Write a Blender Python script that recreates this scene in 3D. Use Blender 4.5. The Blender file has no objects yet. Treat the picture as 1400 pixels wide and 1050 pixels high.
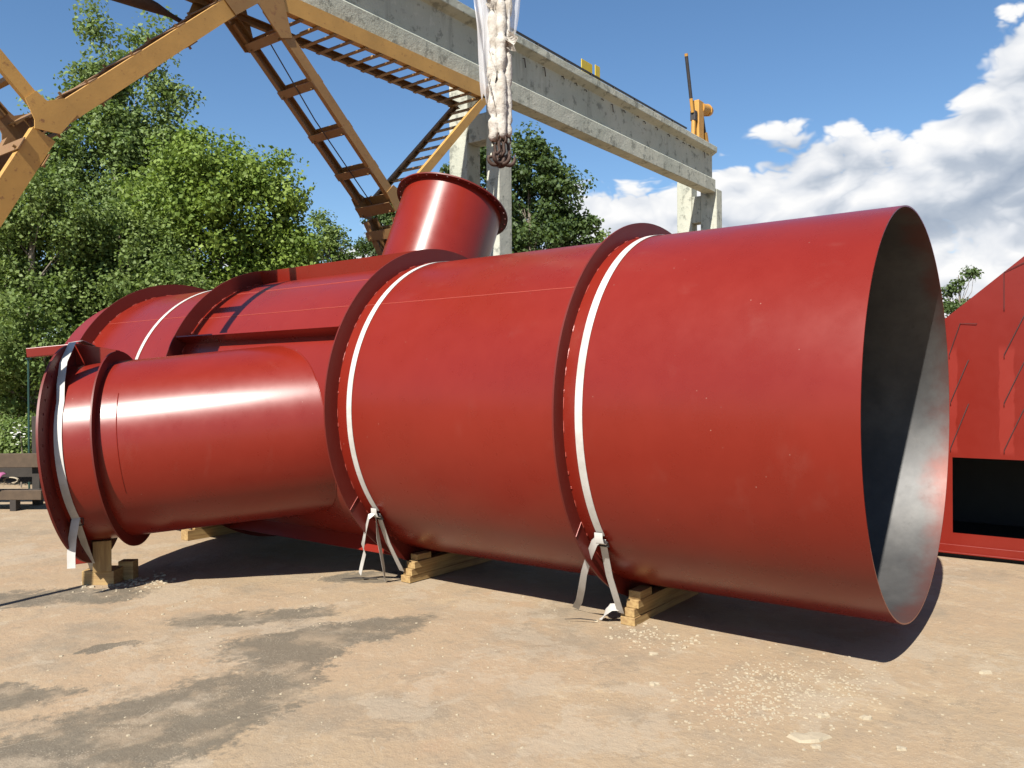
import bpy, math, random
import numpy as np
from mathutils import Vector, Matrix, noise as mnoise

random.seed(7)
scene = bpy.context.scene
R = math.radians

# ------------------------------------------------------------------ camera
# world frame: X runs along the concrete runway (away, to the right), Y runs along the axis of the big
# red duct (away, to the left), Z is up, the yard lies at Z = 0, one unit is one metre
CAM_H = 1.57
YAW, PITCH, ROLL = 0.64265, -0.00212, -0.00573
cd = bpy.data.cameras.new('camera'); cam = bpy.data.objects.new('camera', cd)
scene.collection.objects.link(cam); scene.camera = cam
cd.sensor_width = 36.0; cd.lens = 28.907; cd.clip_start = 0.05; cd.clip_end = 3000
fh = Vector((math.cos(YAW), math.sin(YAW), 0)); rh = Vector((math.sin(YAW), -math.cos(YAW), 0)); zz = Vector((0, 0, 1))
fw = fh*math.cos(PITCH) + zz*math.sin(PITCH); up = zz*math.cos(PITCH) - fh*math.sin(PITCH)
rt = rh*math.cos(ROLL) + up*math.sin(ROLL); up2 = up*math.cos(ROLL) - rh*math.sin(ROLL)
m = Matrix.Identity(4)
for i in range(3):
    m[i][0], m[i][1], m[i][2] = rt[i], up2[i], -fw[i]
m.translation = (0, 0, CAM_H)
cam.matrix_world = m

# ------------------------------------------------------------------ sun
SUN_TRAVEL = Vector((0.682, 0.136, -0.7187)).normalized()
sd = bpy.data.lights.new('sun', 'SUN'); sun = bpy.data.objects.new('sun', sd); scene.collection.objects.link(sun)
sd.energy = 5.0; sd.angle = R(0.53); sd.color = (1.0, 0.95, 0.87)
sun.rotation_euler = SUN_TRAVEL.to_track_quat('-Z', 'Y').to_euler()
sun.location = (-20, -4, 25)

# ------------------------------------------------------------------ exposure and light paths
cy = scene.cycles
cy.max_bounces = 5; cy.diffuse_bounces = 3; cy.glossy_bounces = 3; cy.transmission_bounces = 4; cy.transparent_max_bounces = 8
cy.caustics_reflective = False; cy.caustics_refractive = False
vs = scene.view_settings
vs.view_transform = 'Standard'; vs.look = 'None'; vs.gamma = 1.0; vs.exposure = 1.0; vs.use_curve_mapping = False

# ------------------------------------------------------------------ node helpers
class NT:
    def __init__(s, tree):
        s.t = tree; s.n = tree.nodes; s.l = tree.links
    def node(s, typ, **kw):
        n = s.n.new(typ)
        for k, v in kw.items():
            setattr(n, k, v)
        return n
    def put(s, sock, v):
        if v is None: return
        if hasattr(v, 'is_output'):
            s.l.new(v, sock)
        else:
            sock.default_value = v
    def math(s, op, a, b=None, c=None, clamp=False):
        n = s.node('ShaderNodeMath', operation=op); n.use_clamp = clamp
        s.put(n.inputs[0], a); s.put(n.inputs[1], b); s.put(n.inputs[2], c)
        return n.outputs[0]
    def vmath(s, op, a, b=None, scale=None):
        n = s.node('ShaderNodeVectorMath', operation=op)
        s.put(n.inputs[0], a); s.put(n.inputs[1], b)
        if scale is not None: s.put(n.inputs[3], scale)
        return n.outputs['Value'] if op in ('LENGTH', 'DOT_PRODUCT', 'DISTANCE') else n.outputs[0]
    def noise(s, vec, scale, detail=4, rough=0.55, dist=0.0, color=False):
        n = s.node('ShaderNodeTexNoise')
        s.put(n.inputs['Vector'], vec); n.inputs['Scale'].default_value = scale
        n.inputs['Detail'].default_value = detail; n.inputs['Roughness'].default_value = rough
        n.inputs['Distortion'].default_value = dist
        return n.outputs['Color' if color else 'Fac']
    def voronoi(s, vec, scale, feature='F1', rnd=1.0, out='Distance'):
        n = s.node('ShaderNodeTexVoronoi', feature=feature)
        s.put(n.inputs['Vector'], vec); n.inputs['Scale'].default_value = scale
        n.inputs['Randomness'].default_value = rnd
        return n.outputs[out]
    def ramp(s, fac, stops, interp='LINEAR'):
        n = s.node('ShaderNodeValToRGB'); s.put(n.inputs[0], fac)
        cr = n.color_ramp; cr.interpolation = interp
        while len(cr.elements) > 1: cr.elements.remove(cr.elements[-1])
        for i, (p, c) in enumerate(stops):
            e = cr.elements[0] if i == 0 else cr.elements.new(p)
            e.position = p
            e.color = c if len(c) == 4 else (*c, 1)
        return n.outputs[0]
    def step(s, v, lo, hi):
        n = s.node('ShaderNodeMapRange', interpolation_type='SMOOTHSTEP')
        s.put(n.inputs[0], v); n.inputs[1].default_value = lo; n.inputs[2].default_value = hi
        return n.outputs[0]
    def mix(s, fac, a, b, blend='MIX'):
        n = s.node('ShaderNodeMix', data_type='RGBA', blend_type=blend)
        s.put(n.inputs[0], fac)
        s.put(n.inputs[6], a if hasattr(a, 'is_output') else (*a[:3], 1))
        s.put(n.inputs[7], b if hasattr(b, 'is_output') else (*b[:3], 1))
        return n.outputs[2]
    def comb(s, x, y, z):
        n = s.node('ShaderNodeCombineXYZ'); s.put(n.inputs[0], x); s.put(n.inputs[1], y); s.put(n.inputs[2], z)
        return n.outputs[0]
    def sep(s, v):
        n = s.node('ShaderNodeSeparateXYZ'); s.put(n.inputs[0], v); return n.outputs
    def bump(s, h, strength, dist=0.01, normal=None):
        n = s.node('ShaderNodeBump'); n.inputs['Strength'].default_value = strength; n.inputs['Distance'].default_value = dist
        s.put(n.inputs['Height'], h)
        if normal is not None: s.put(n.inputs['Normal'], normal)
        return n.outputs[0]

# ------------------------------------------------------------------ world: clear sky with cumulus
world = bpy.data.worlds.new('World'); scene.world = world; world.use_nodes = True
w = NT(world.node_tree); w.n.clear()
sky = w.node('ShaderNodeTexSky', sky_type='NISHITA'); sky.sun_disc = False
sdir = -SUN_TRAVEL
sky.sun_elevation = math.asin(sdir.z); sky.sun_rotation = math.atan2(sdir.x, sdir.y)
sky.altitude = 100; sky.air_density = 1.0; sky.dust_density = 0.1; sky.ozone_density = 2.5
tc = w.node('ShaderNodeTexCoord').outputs['Generated']
sx, sy, sz = w.sep(w.vmath('NORMALIZE', tc))
az = w.math('ARCTAN2', sy, sx)            # radians, 0 = +X
el = w.math('ARCSINE', sz)
def n2d(vec, scale, detail, rough, color=False):
    n = w.node('ShaderNodeTexNoise', noise_dimensions='2D'); w.put(n.inputs['Vector'], vec)
    n.inputs['Scale'].default_value = scale; n.inputs['Detail'].default_value = detail; n.inputs['Roughness'].default_value = rough
    return n.outputs['Color' if color else 'Fac']
# cloud banks that stand over this yard (bearing, height above horizon, radii, amount), clear gaps negative
BANKS = ((0.17, 0.185, 0.19, 0.115, 0.32), (0.05, 0.285, 0.085, 0.12, 0.34), (0.37, 0.205, 0.09, 0.060, 0.20), (0.53, 0.185, 0.105, 0.075, 0.26),
         (0.30, 0.10, 0.22, 0.060, 0.22), (0.83, 0.14, 0.10, 0.05, 0.09), (1.17, 0.44, 0.06, 0.03, 0.17),
         (0.47, 0.37, 0.34, 0.085, -0.22), (0.27, 0.36, 0.10, 0.06, -0.14), (0.95, 0.33, 0.30, 0.20, -0.20))
vbase = w.comb(az, w.math('MULTIPLY', el, 1.75), 0.0)
warp = w.vmath('SCALE', w.vmath('SUBTRACT', n2d(vbase, 8.0, 2, 0.5, True), (0.5, 0.5, 0.5)), scale=0.055)
vwarp = w.vmath('ADD', vbase, warp)
bias = w.math('SUBTRACT', w.math('MULTIPLY', w.step(el, 0.60, 0.10), 0.16), 0.20)
for (a0, e0, ra, re_, amt) in BANKS:
    q = w.vmath('LENGTH', w.vmath('DIVIDE', w.vmath('SUBTRACT', w.comb(az, el, 0.0), (a0, e0, 0.0)), (ra, re_, 1.0)))
    bias = w.math('ADD', bias, w.math('MULTIPLY', w.math('EXPONENT', w.math('MULTIPLY', w.math('MULTIPLY', q, q), -1.0)), amt))
def cloud_density(dv, fine=True):
    v2 = w.vmath('ADD', vwarp, dv)
    big = n2d(v2, 4.2, 3, 0.5)
    # billows: folded noise gives the cauliflower edges of cumulus
    b1 = w.math('ABSOLUTE', w.math('SUBTRACT', n2d(v2, 13.0, 1, 0.5), 0.5))
    b2 = 0 if not fine else w.math('ABSOLUTE', w.math('SUBTRACT', n2d(v2, 34.0, 2, 0.6), 0.5))
    puff = w.math('MULTIPLY', w.math('SUBTRACT', b1, 0.10), 0.50)
    if fine: puff = w.math('ADD', puff, w.math('MULTIPLY', w.math('SUBTRACT', b2, 0.10), 0.26))
    return w.math('ADD', w.math('ADD', big, puff), bias)
den = cloud_density((3.7, 1.3, 0.0))
den_up = cloud_density((3.7, 1.3+0.040, 0.0), False)
cover = w.step(den, 0.500, 0.590)
lit = w.math('SUBTRACT', den, den_up)
shade = w.math('ADD', w.math('MULTIPLY', lit, 2.6), 0.66)
shade = w.math('ADD', shade, w.math('MULTIPLY', w.math('SUBTRACT', 0.66, den), 0.9), clamp=True)
ccol = w.ramp(shade, [(0.0, (0.36, 0.43, 0.54)), (0.35, (0.52, 0.58, 0.67)), (0.62, (0.80, 0.83, 0.88)), (0.9, (1.0, 1.0, 1.0))])
hs = w.node('ShaderNodeHueSaturation'); hs.inputs['Saturation'].default_value = 1.14; w.l.new(sky.outputs[0], hs.inputs['Color'])
bg_sky = w.node('ShaderNodeBackground'); w.l.new(hs.outputs[0], bg_sky.inputs[0]); bg_sky.inputs[1].default_value = 0.071
bg_cl = w.node('ShaderNodeBackground'); w.l.new(ccol, bg_cl.inputs[0]); bg_cl.inputs[1].default_value = 0.50
mx = w.node('ShaderNodeMixShader'); w.l.new(cover, mx.inputs[0]); w.l.new(bg_sky.outputs[0], mx.inputs[1]); w.l.new(bg_cl.outputs[0], mx.inputs[2])
wo = w.node('ShaderNodeOutputWorld'); w.l.new(mx.outputs[0], wo.inputs[0])

# ------------------------------------------------------------------ materials
MAT = {}
def material(name):
    mt = bpy.data.materials.new(name); mt.use_nodes = True
    t = NT(mt.node_tree); b = t.n['Principled BSDF']
    MAT[name] = mt
    return mt, t, b
def geo_pos(t): return t.node('ShaderNodeNewGeometry').outputs['Position']

def red_paint(name, base, rough=0.33, specks=True):
    mt, t, b = material(name)
    p = geo_pos(t)
    n1 = t.noise(p, 1.1, 4, 0.55); n2 = t.noise(p, 6.0, 4, 0.6)
    f = t.math('ADD', t.math('MULTIPLY', n1, 0.6), t.math('MULTIPLY', n2, 0.4))
    dk = tuple(c*0.95 for c in base); lt = (base[0]*1.04, base[1]*1.08, base[2]*1.08)
    col = t.mix(t.step(f, 0.35, 0.65), dk, lt)
    # vertical run marks and scuffs of thin dust
    sc = t.noise(t.vmath('MULTIPLY', p, (3.0, 1.2, 0.5)), 3.0, 5, 0.65)
    dust = t.math('MULTIPLY', t.step(sc, 0.58, 0.82), 0.045)
    col = t.mix(dust, col, (0.30, 0.20, 0.16))
    if specks:
        v = t.voronoi(p, 15.0); pick = t.noise(p, 3.1, 2, 0.5)
        sp = t.math('MULTIPLY', t.step(v, 0.060, 0.03), t.step(pick, 0.54, 0.62))
        col = t.mix(t.math('MULTIPLY', sp, 0.4), col, (0.42, 0.28, 0.22))
    t.put(b.inputs['Base Color'], col)
    rr = t.math('ADD', t.math('MULTIPLY', t.math('SUBTRACT', n2, 0.5), 0.14), t.math('ADD', rough, t.math('MULTIPLY', t.math('SUBTRACT', n1, 0.5), 0.05)))
    t.put(b.inputs['Roughness'], rr)
    b.inputs['Specular IOR Level'].default_value = 0.36
    t.put(b.inputs['Normal'], t.bump(t.noise(p, 1.5, 1, 0.4), 0.10, 0.02))
    return mt
RED = red_paint('red_primer_paint', (0.156, 0.0122, 0.0062), 0.29)
RED2 = red_paint('red_primer_paint_panel', (0.150, 0.0120, 0.0068), 0.32, specks=False)
t2 = NT(RED2.node_tree); b2_ = t2.n['Principled BSDF']; p2 = geo_pos(t2); q2 = t2.sep(p2)
old = b2_.inputs['Base Color'].links[0].from_socket; band = None; wob = t2.math('MULTIPLY', t2.math('SUBTRACT', t2.noise(p2, 6.0, 3, 0.6), 0.5), 0.06)
for yc in (1.265, 0.83, 0.42, 0.0):                 # glossier touch-up coat rolled over the welded anchors
    e_ = t2.step(t2.math('ABSOLUTE', t2.math('ADD', t2.math('SUBTRACT', q2[1], yc), wob)), 0.062, 0.050)
    band = e_ if band is None else t2.math('MAXIMUM', band, e_)
band = t2.math('MULTIPLY', band, t2.math('MULTIPLY', t2.step(q2[2], 0.90, 0.96), t2.step(t2.math('ADD', q2[2], wob), 1.88, 1.80)))
t2.put(b2_.inputs['Base Color'], t2.mix(t2.math('MULTIPLY', band, 0.32), old, (0.27, 0.036, 0.026)))
RED_FL = red_paint('red_primer_paint_matt_shade', (0.105, 0.0100, 0.0060), 0.48, specks=False)  # matt and darker: shade on ring and flange faces is put into the colour

mt, t, b = material('duct_inner_steel')
p = geo_pos(t); n1 = t.noise(p, 2.3, 5, 0.6); n2 = t.noise(p, 13.0, 5, 0.65)
col = t.mix(t.step(n1, 0.35, 0.7), (0.095, 0.095, 0.095), (0.150, 0.147, 0.142))
col = t.mix(t.math('MULTIPLY', t.step(n2, 0.58, 0.72), 0.35), col, (0.08, 0.078, 0.074))
xyz = t.sep(p)
over = t.math('ADD', t.math('SUBTRACT', xyz[1], 1.0), t.math('MULTIPLY', t.math('SUBTRACT', n1, 0.5), 0.5))
col = t.mix(t.math('MULTIPLY', t.step(over, 0.16, -0.06), 0.55), col, (0.19, 0.045, 0.03))
t.put(b.inputs['Base Color'], col); b.inputs['Metallic'].default_value = 0.72
t.put(b.inputs['Roughness'], t.math('ADD', 0.40, t.math('MULTIPLY', n2, 0.2)))
INNER = mt

def rusty_yellow(name, base, rust):
    mt, t, b = material(name)
    p = geo_pos(t); n1 = t.noise(p, 2.4, 5, 0.6); n2 = t.noise(p, 19.0, 6, 0.7); n3 = t.noise(p, 70.0, 3, 0.6)
    col = t.mix(t.step(n1, 0.3, 0.7), tuple(c*0.8 for c in base), base)
    col = t.mix(t.math('MULTIPLY', t.step(n2, 0.60 - rust*0.1, 0.70), 0.75), col, (0.16, 0.062, 0.025))
    t.put(b.inputs['Base Color'], col)
    t.put(b.inputs['Roughness'], t.math('ADD', 0.42, t.math('MULTIPLY', n2, 0.3)))
    t.put(b.inputs['Normal'], t.bump(t.math('ADD', n2, t.math('MULTIPLY', n3, 0.4)), 0.25, 0.004))
    return mt
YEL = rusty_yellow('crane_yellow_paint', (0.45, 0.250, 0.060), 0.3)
YEL2 = rusty_yellow('crane_yellow_paint_worn_shade', (0.20, 0.110, 0.040), 0.7)  # worn, and darkened so far members and battens carry shade in the colour
YEL3 = rusty_yellow('crane_yellow_paint_shade', (0.27, 0.150, 0.046), 0.6)  # browner copy with the shade of the right-hand frame put into the paint
BUF = rusty_yellow('buffer_orange_paint', (0.48, 0.24, 0.04), 0.1)

def plain(name, col, rough=0.5, metal=0.0, var=0.25, scale=8.0, bump=0.0):
    mt, t, b = material(name)
    p = geo_pos(t); n = t.noise(p, scale, 5, 0.6)
    t.put(b.inputs['Base Color'], t.mix(n, tuple(c*(1-var) for c in col), tuple(min(1, c*(1+var)) for c in col)))
    b.inputs['Roughness'].default_value = rough; b.inputs['Metallic'].default_value = metal
    if bump: t.put(b.inputs['Normal'], t.bump(t.noise(p, scale*6, 4, 0.6), bump, 0.004))
    return mt
BLACKIN = plain('hopper_black_inside', (0.022, 0.021, 0.020), 0.7)  # even black for the inner plates of the hopper
RUBBER = plain('black_rubber', (0.02, 0.02, 0.02), 0.8)
RUST = plain('rusty_forged_steel', (0.055, 0.032, 0.022), 0.7, 0.3, 0.5, 18, 0.4)
DARKSTEEL = plain('dark_rail_steel', (0.045, 0.040, 0.040), 0.6, 0.5, 0.4, 14)
SIGNAL = plain('signal_yellow_paint', (0.50, 0.36, 0.015), 0.45, 0, 0.1, 5)
BARK = plain('grey_bark', (0.16, 0.135, 0.105), 0.9, 0, 0.4, 9, 0.8)
BARKL = plain('pale_aspen_bark', (0.40, 0.40, 0.33), 0.8, 0, 0.3, 6, 0.5)
GREENP = plain('green_post_paint', (0.012, 0.045, 0.036), 0.5)
OLDWOOD = plain('old_brown_wood', (0.070, 0.046, 0.027), 0.85, 0, 0.45, 12, 0.6)
DARKWOOD = plain('dark_wood', (0.030, 0.024, 0.019), 0.85, 0, 0.4, 12, 0.5)
PINK = plain('pink_cloth', (0.33, 0.09, 0.19), 0.85, 0, 0.35, 14, 0.4)
FLAKE = plain('pale_concrete_flake', (0.315, 0.265, 0.185), 0.9, 0, 0.2, 20, 0.5)
BOLT = plain('bolt_steel', (0.40, 0.36, 0.31), 0.5, 0.5)
WELD = plain('weld_bead_paint', (0.30, 0.050, 0.034), 0.4, 0, 0.2, 30, 0.3)

mt, t, b = material('strap_webbing')
p = geo_pos(t); n = t.noise(p, 5.0, 4, 0.6); wv = t.noise(t.vmath('MULTIPLY', p, (1, 1, 1)), 240.0, 2, 0.5)
t.put(b.inputs['Base Color'], t.mix(t.step(n, 0.35, 0.75), (0.46, 0.445, 0.415), (0.34, 0.315, 0.28)))
b.inputs['Roughness'].default_value = 0.75; t.put(b.inputs['Normal'], t.bump(wv, 0.3, 0.002))
STRAP = mt

mt, t, b = material('sling_cotton')
p = geo_pos(t); n = t.noise(p, 9.0, 5, 0.65); n2 = t.noise(p, 50.0, 4, 0.65)
t.put(b.inputs['Base Color'], t.mix(t.step(n, 0.35, 0.75), (0.47, 0.445, 0.40), (0.31, 0.27, 0.22)))
b.inputs['Roughness'].default_value = 0.9; t.put(b.inputs['Normal'], t.bump(t.math('ADD', n, t.math('MULTIPLY', n2, .4)), 0.8, 0.02))
COTTON = mt
mt, t, b = material('thin_plastic_film')
b.inputs['Base Color'].default_value = (0.85, 0.85, 0.86, 1); b.inputs['Roughness'].default_value = 0.35
tr = t.node('ShaderNodeBsdfTransparent'); ms = t.node('ShaderNodeMixShader')
tl = t.node('ShaderNodeBsdfTranslucent'); tl.inputs[0].default_value = (0.85, 0.85, 0.86, 1)
m2 = t.node('ShaderNodeMixShader'); m2.inputs[0].default_value = 0.45
t.l.new(b.outputs[0], m2.inputs[1]); t.l.new(tl.outputs[0], m2.inputs[2])
ms.inputs[0].default_value = 0.68; t.l.new(tr.outputs[0], ms.inputs[1]); t.l.new(m2.outputs[0], ms.inputs[2])
t.l.new(ms.outputs[0], t.n['Material Output'].inputs[0])
FILM = mt

mt, t, b = material('fresh_pine')
p = t.node('ShaderNodeTexCoord').outputs['Object']
g = t.noise(t.vmath('MULTIPLY', p, (1.2, 14, 26)), 2.2, 5, 0.55, 0.6); n = t.noise(p, 5.0, 3, 0.5)
col = t.mix(t.step(g, 0.35, 0.65), (0.35, 0.235, 0.095), (0.24, 0.145, 0.055))
col = t.mix(t.math('MULTIPLY', t.step(n, 0.5, 0.8), 0.4), col, (0.20, 0.13, 0.07))
t.put(b.inputs['Base Color'], col); b.inputs['Roughness'].default_value = 0.7
t.put(b.inputs['Normal'], t.bump(g, 0.3, 0.003))
PINE = mt

mt, t, b = material('weathered_concrete')
p = geo_pos(t)
n1 = t.noise(p, 0.9, 5, 0.6); n2 = t.noise(p, 6.0, 7, 0.7); n3 = t.noise(p, 40.0, 4, 0.6)
st = t.noise(t.vmath('MULTIPLY', p, (5.0, 5.0, 0.5)), 1.0, 6, 0.7)
col = t.mix(t.step(n1, 0.3, 0.7), (0.335, 0.350, 0.290), (0.43, 0.425, 0.350))
col = t.mix(t.math('MULTIPLY', t.step(st, 0.52, 0.72), 0.55), col, (0.19, 0.20, 0.165))
col = t.mix(t.math('MULTIPLY', t.step(n2, 0.53, 0.64), 0.75), col, (0.14, 0.145, 0.12))
col = t.mix(t.math('MULTIPLY', t.step(n2, 0.42, 0.32), 0.5), col, (0.48, 0.47, 0.40))
t.put(b.inputs['Base Color'], col); b.inputs['Roughness'].default_value = 0.9
t.put(b.inputs['Normal'], t.bump(t.math('ADD', n2, t.math('MULTIPLY', n3, 0.4)), 0.5, 0.02))
CONC = mt

def leaf_mat(name, a, c, trans):
    mt, t, b = material(name)
    at = t.node('ShaderNodeAttribute'); at.attribute_name = 'tint'
    col = t.mix(at.outputs['Fac'], a, c)
    t.put(b.inputs['Base Color'], col); b.inputs['Roughness'].default_value = 0.55; b.inputs['Specular IOR Level'].default_value = 0.25
    tl = t.node('ShaderNodeBsdfTranslucent'); t.put(tl.inputs[0], t.mix(0.5, col, (0.16, 0.24, 0.02)))
    ms = t.node('ShaderNodeMixShader'); ms.inputs[0].default_value = trans
    t.l.new(b.outputs[0], ms.inputs[1]); t.l.new(tl.outputs[0], ms.inputs[2]); t.l.new(ms.outputs[0], t.n['Material Output'].inputs[0])
    return mt
LEAF_A = leaf_mat('aspen_leaf', (0.105, 0.165, 0.048), (0.230, 0.295, 0.105), 0.36)
LEAF_B = leaf_mat('broad_leaf', (0.100, 0.165, 0.030), (0.245, 0.320, 0.062), 0.38)
LEAF_D = leaf_mat('dark_leaf', (0.034, 0.062, 0.020), (0.095, 0.138, 0.044), 0.30)
LEAF_S = leaf_mat('shrub_leaf', (0.088, 0.142, 0.036), (0.205, 0.262, 0.080), 0.36)

# ground: dusty, stained concrete yard
mt, t, b = material('dusty_concrete_yard')
p = geo_pos(t)
wp = t.vmath('ADD', p, t.vmath('SCALE', t.vmath('SUBTRACT', t.noise(p, 1.9, 6, 0.65, color=True), (0.5, 0.5, 0.5)), scale=0.75))
n1 = t.noise(p, 0.55, 5, 0.6); n2 = t.noise(p, 3.4, 7, 0.65); n3 = t.noise(p, 24.0, 5, 0.7); n4 = t.noise(p, 130.0, 3, 0.6)
col = t.mix(t.step(n1, 0.35, 0.65), (0.284, 0.212, 0.133), (0.289, 0.208, 0.131))
col = t.mix(t.math('MULTIPLY', t.step(n2, 0.45, 0.68), 0.75), col, (0.255, 0.200, 0.137))
col = t.mix(t.math('MULTIPLY', t.step(t.noise(p, 1.3, 6, 0.7, 0.8), 0.55, 0.72), 0.55), col, (0.372, 0.288, 0.182))
col = t.mix(t.math('MULTIPLY', t.step(t.noise(t.vmath('ADD', p, (31.0, 7.0, 0.0)), 0.8, 5, 0.65), 0.56, 0.74), 0.5), col, (0.315, 0.200, 0.122))
col = t.mix(t.math('MULTIPLY', t.step(n3, 0.46, 0.66), 0.42), col, (0.235, 0.185, 0.128))
col = t.mix(t.math('MULTIPLY', t.step(t.noise(t.vmath('MULTIPLY', p, (1.0, 0.55, 1.0)), 7.5, 7, 0.75), 0.54, 0.66), 0.45), col, (0.35, 0.285, 0.20))
col = t.mix(t.math('MULTIPLY', t.step(t.noise(t.vmath('ADD', p, (3.0, 11.0, 0.0)), 0.9, 6, 0.68), 0.50, 0.68), 0.55), col, (0.165, 0.140, 0.104))
wl = t.step(t.noise(t.vmath('ADD', wp, (17.0, 3.0, 0.0)), 1.15, 7, 0.72), 0.525, 0.565)
col = t.mix(t.math('MULTIPLY', wl, 0.38), col, (0.325, 0.275, 0.205))
wd_ = t.step(t.noise(t.vmath('ADD', wp, (2.0, 29.0, 0.0)), 2.1, 7, 0.75), 0.575, 0.625)
col = t.mix(t.math('MULTIPLY', wd_, 0.45), col, (0.175, 0.140, 0.098))
# damp and oily stains
stain = None
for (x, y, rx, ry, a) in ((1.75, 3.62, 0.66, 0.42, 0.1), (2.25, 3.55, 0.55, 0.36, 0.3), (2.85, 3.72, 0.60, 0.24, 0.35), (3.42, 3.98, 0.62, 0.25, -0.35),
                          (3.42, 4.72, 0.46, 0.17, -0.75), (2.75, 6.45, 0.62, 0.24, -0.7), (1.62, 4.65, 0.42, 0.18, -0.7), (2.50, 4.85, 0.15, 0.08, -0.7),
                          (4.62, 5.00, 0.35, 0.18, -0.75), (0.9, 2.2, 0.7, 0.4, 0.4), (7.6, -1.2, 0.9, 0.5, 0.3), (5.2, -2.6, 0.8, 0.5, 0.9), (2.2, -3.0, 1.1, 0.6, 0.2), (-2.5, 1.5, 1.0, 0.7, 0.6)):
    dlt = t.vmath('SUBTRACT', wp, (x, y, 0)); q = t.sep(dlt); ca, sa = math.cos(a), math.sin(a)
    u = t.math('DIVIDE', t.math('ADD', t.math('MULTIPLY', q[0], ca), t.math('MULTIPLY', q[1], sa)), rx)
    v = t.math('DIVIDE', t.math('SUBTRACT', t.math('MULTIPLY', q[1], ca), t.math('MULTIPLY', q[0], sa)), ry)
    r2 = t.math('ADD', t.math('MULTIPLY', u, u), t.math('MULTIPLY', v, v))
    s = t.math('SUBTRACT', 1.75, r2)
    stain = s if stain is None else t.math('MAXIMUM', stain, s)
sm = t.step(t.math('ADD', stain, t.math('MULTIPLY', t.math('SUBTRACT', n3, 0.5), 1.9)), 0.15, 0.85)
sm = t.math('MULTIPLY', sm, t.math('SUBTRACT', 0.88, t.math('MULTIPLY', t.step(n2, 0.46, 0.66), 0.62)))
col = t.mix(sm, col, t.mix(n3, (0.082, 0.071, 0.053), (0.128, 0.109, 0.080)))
# small light crumbs and dark grit ground into the surface
v1 = t.voronoi(p, 75.0); pk = t.noise(p, 2.6, 5, 0.65)
crumb = t.math('MULTIPLY', t.step(v1, 0.30, 0.16), t.step(pk, 0.44, 0.60))
col = t.mix(t.math('MULTIPLY', crumb, 0.5), col, (0.40, 0.34, 0.25))
v2 = t.voronoi(t.vmath('ADD', p, (5.3, 1.7, 0)), 34.0)
grit = t.math('MULTIPLY', t.step(v2, 0.14, 0.07), t.step(t.noise(p, 4.1, 3, 0.6), 0.50, 0.62))
col = t.mix(t.math('MULTIPLY', grit, 0.7), col, (0.13, 0.10, 0.07))
# scraped pale scratches
for (a, off) in ((-0.35, 7.7), (0.95, 2.2)):
    ca, sa = math.cos(a), math.sin(a); q = t.sep(p)
    vv = t.comb(t.math('MULTIPLY', t.math('ADD', t.math('MULTIPLY', q[0], ca), t.math('MULTIPLY', q[1], sa)), 0.55),
                t.math('MULTIPLY', t.math('SUBTRACT', t.math('MULTIPLY', q[1], ca), t.math('MULTIPLY', q[0], sa)), 6.5), off)
    ln = t.math('ABSOLUTE', t.math('SUBTRACT', t.noise(vv, 0.7, 2, 0.4), 0.5))
    msk = t.math('MULTIPLY', t.step(ln, 0.0022, 0.0006), t.step(t.noise(p, 1.6, 3, 0.6), 0.52, 0.60))
    col = t.mix(t.math('MULTIPLY', msk, 0.55), col, (0.31, 0.26, 0.19))
t.put(b.inputs['Base Color'], col)
b.inputs['Roughness'].default_value = 0.92; b.inputs['Specular IOR Level'].default_value = 0.25
hh = t.math('ADD', t.math('MULTIPLY', t.noise(p, 3.4, 3, 0.6), 1.2), t.math('ADD', t.math('MULTIPLY', t.noise(p, 24.0, 4, 0.7), 0.75), t.math('MULTIPLY', t.noise(p, 130.0, 2, 0.6), 0.22)))
t.put(b.inputs['Normal'], t.bump(hh, 0.5, 0.02))
GROUND = mt

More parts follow.
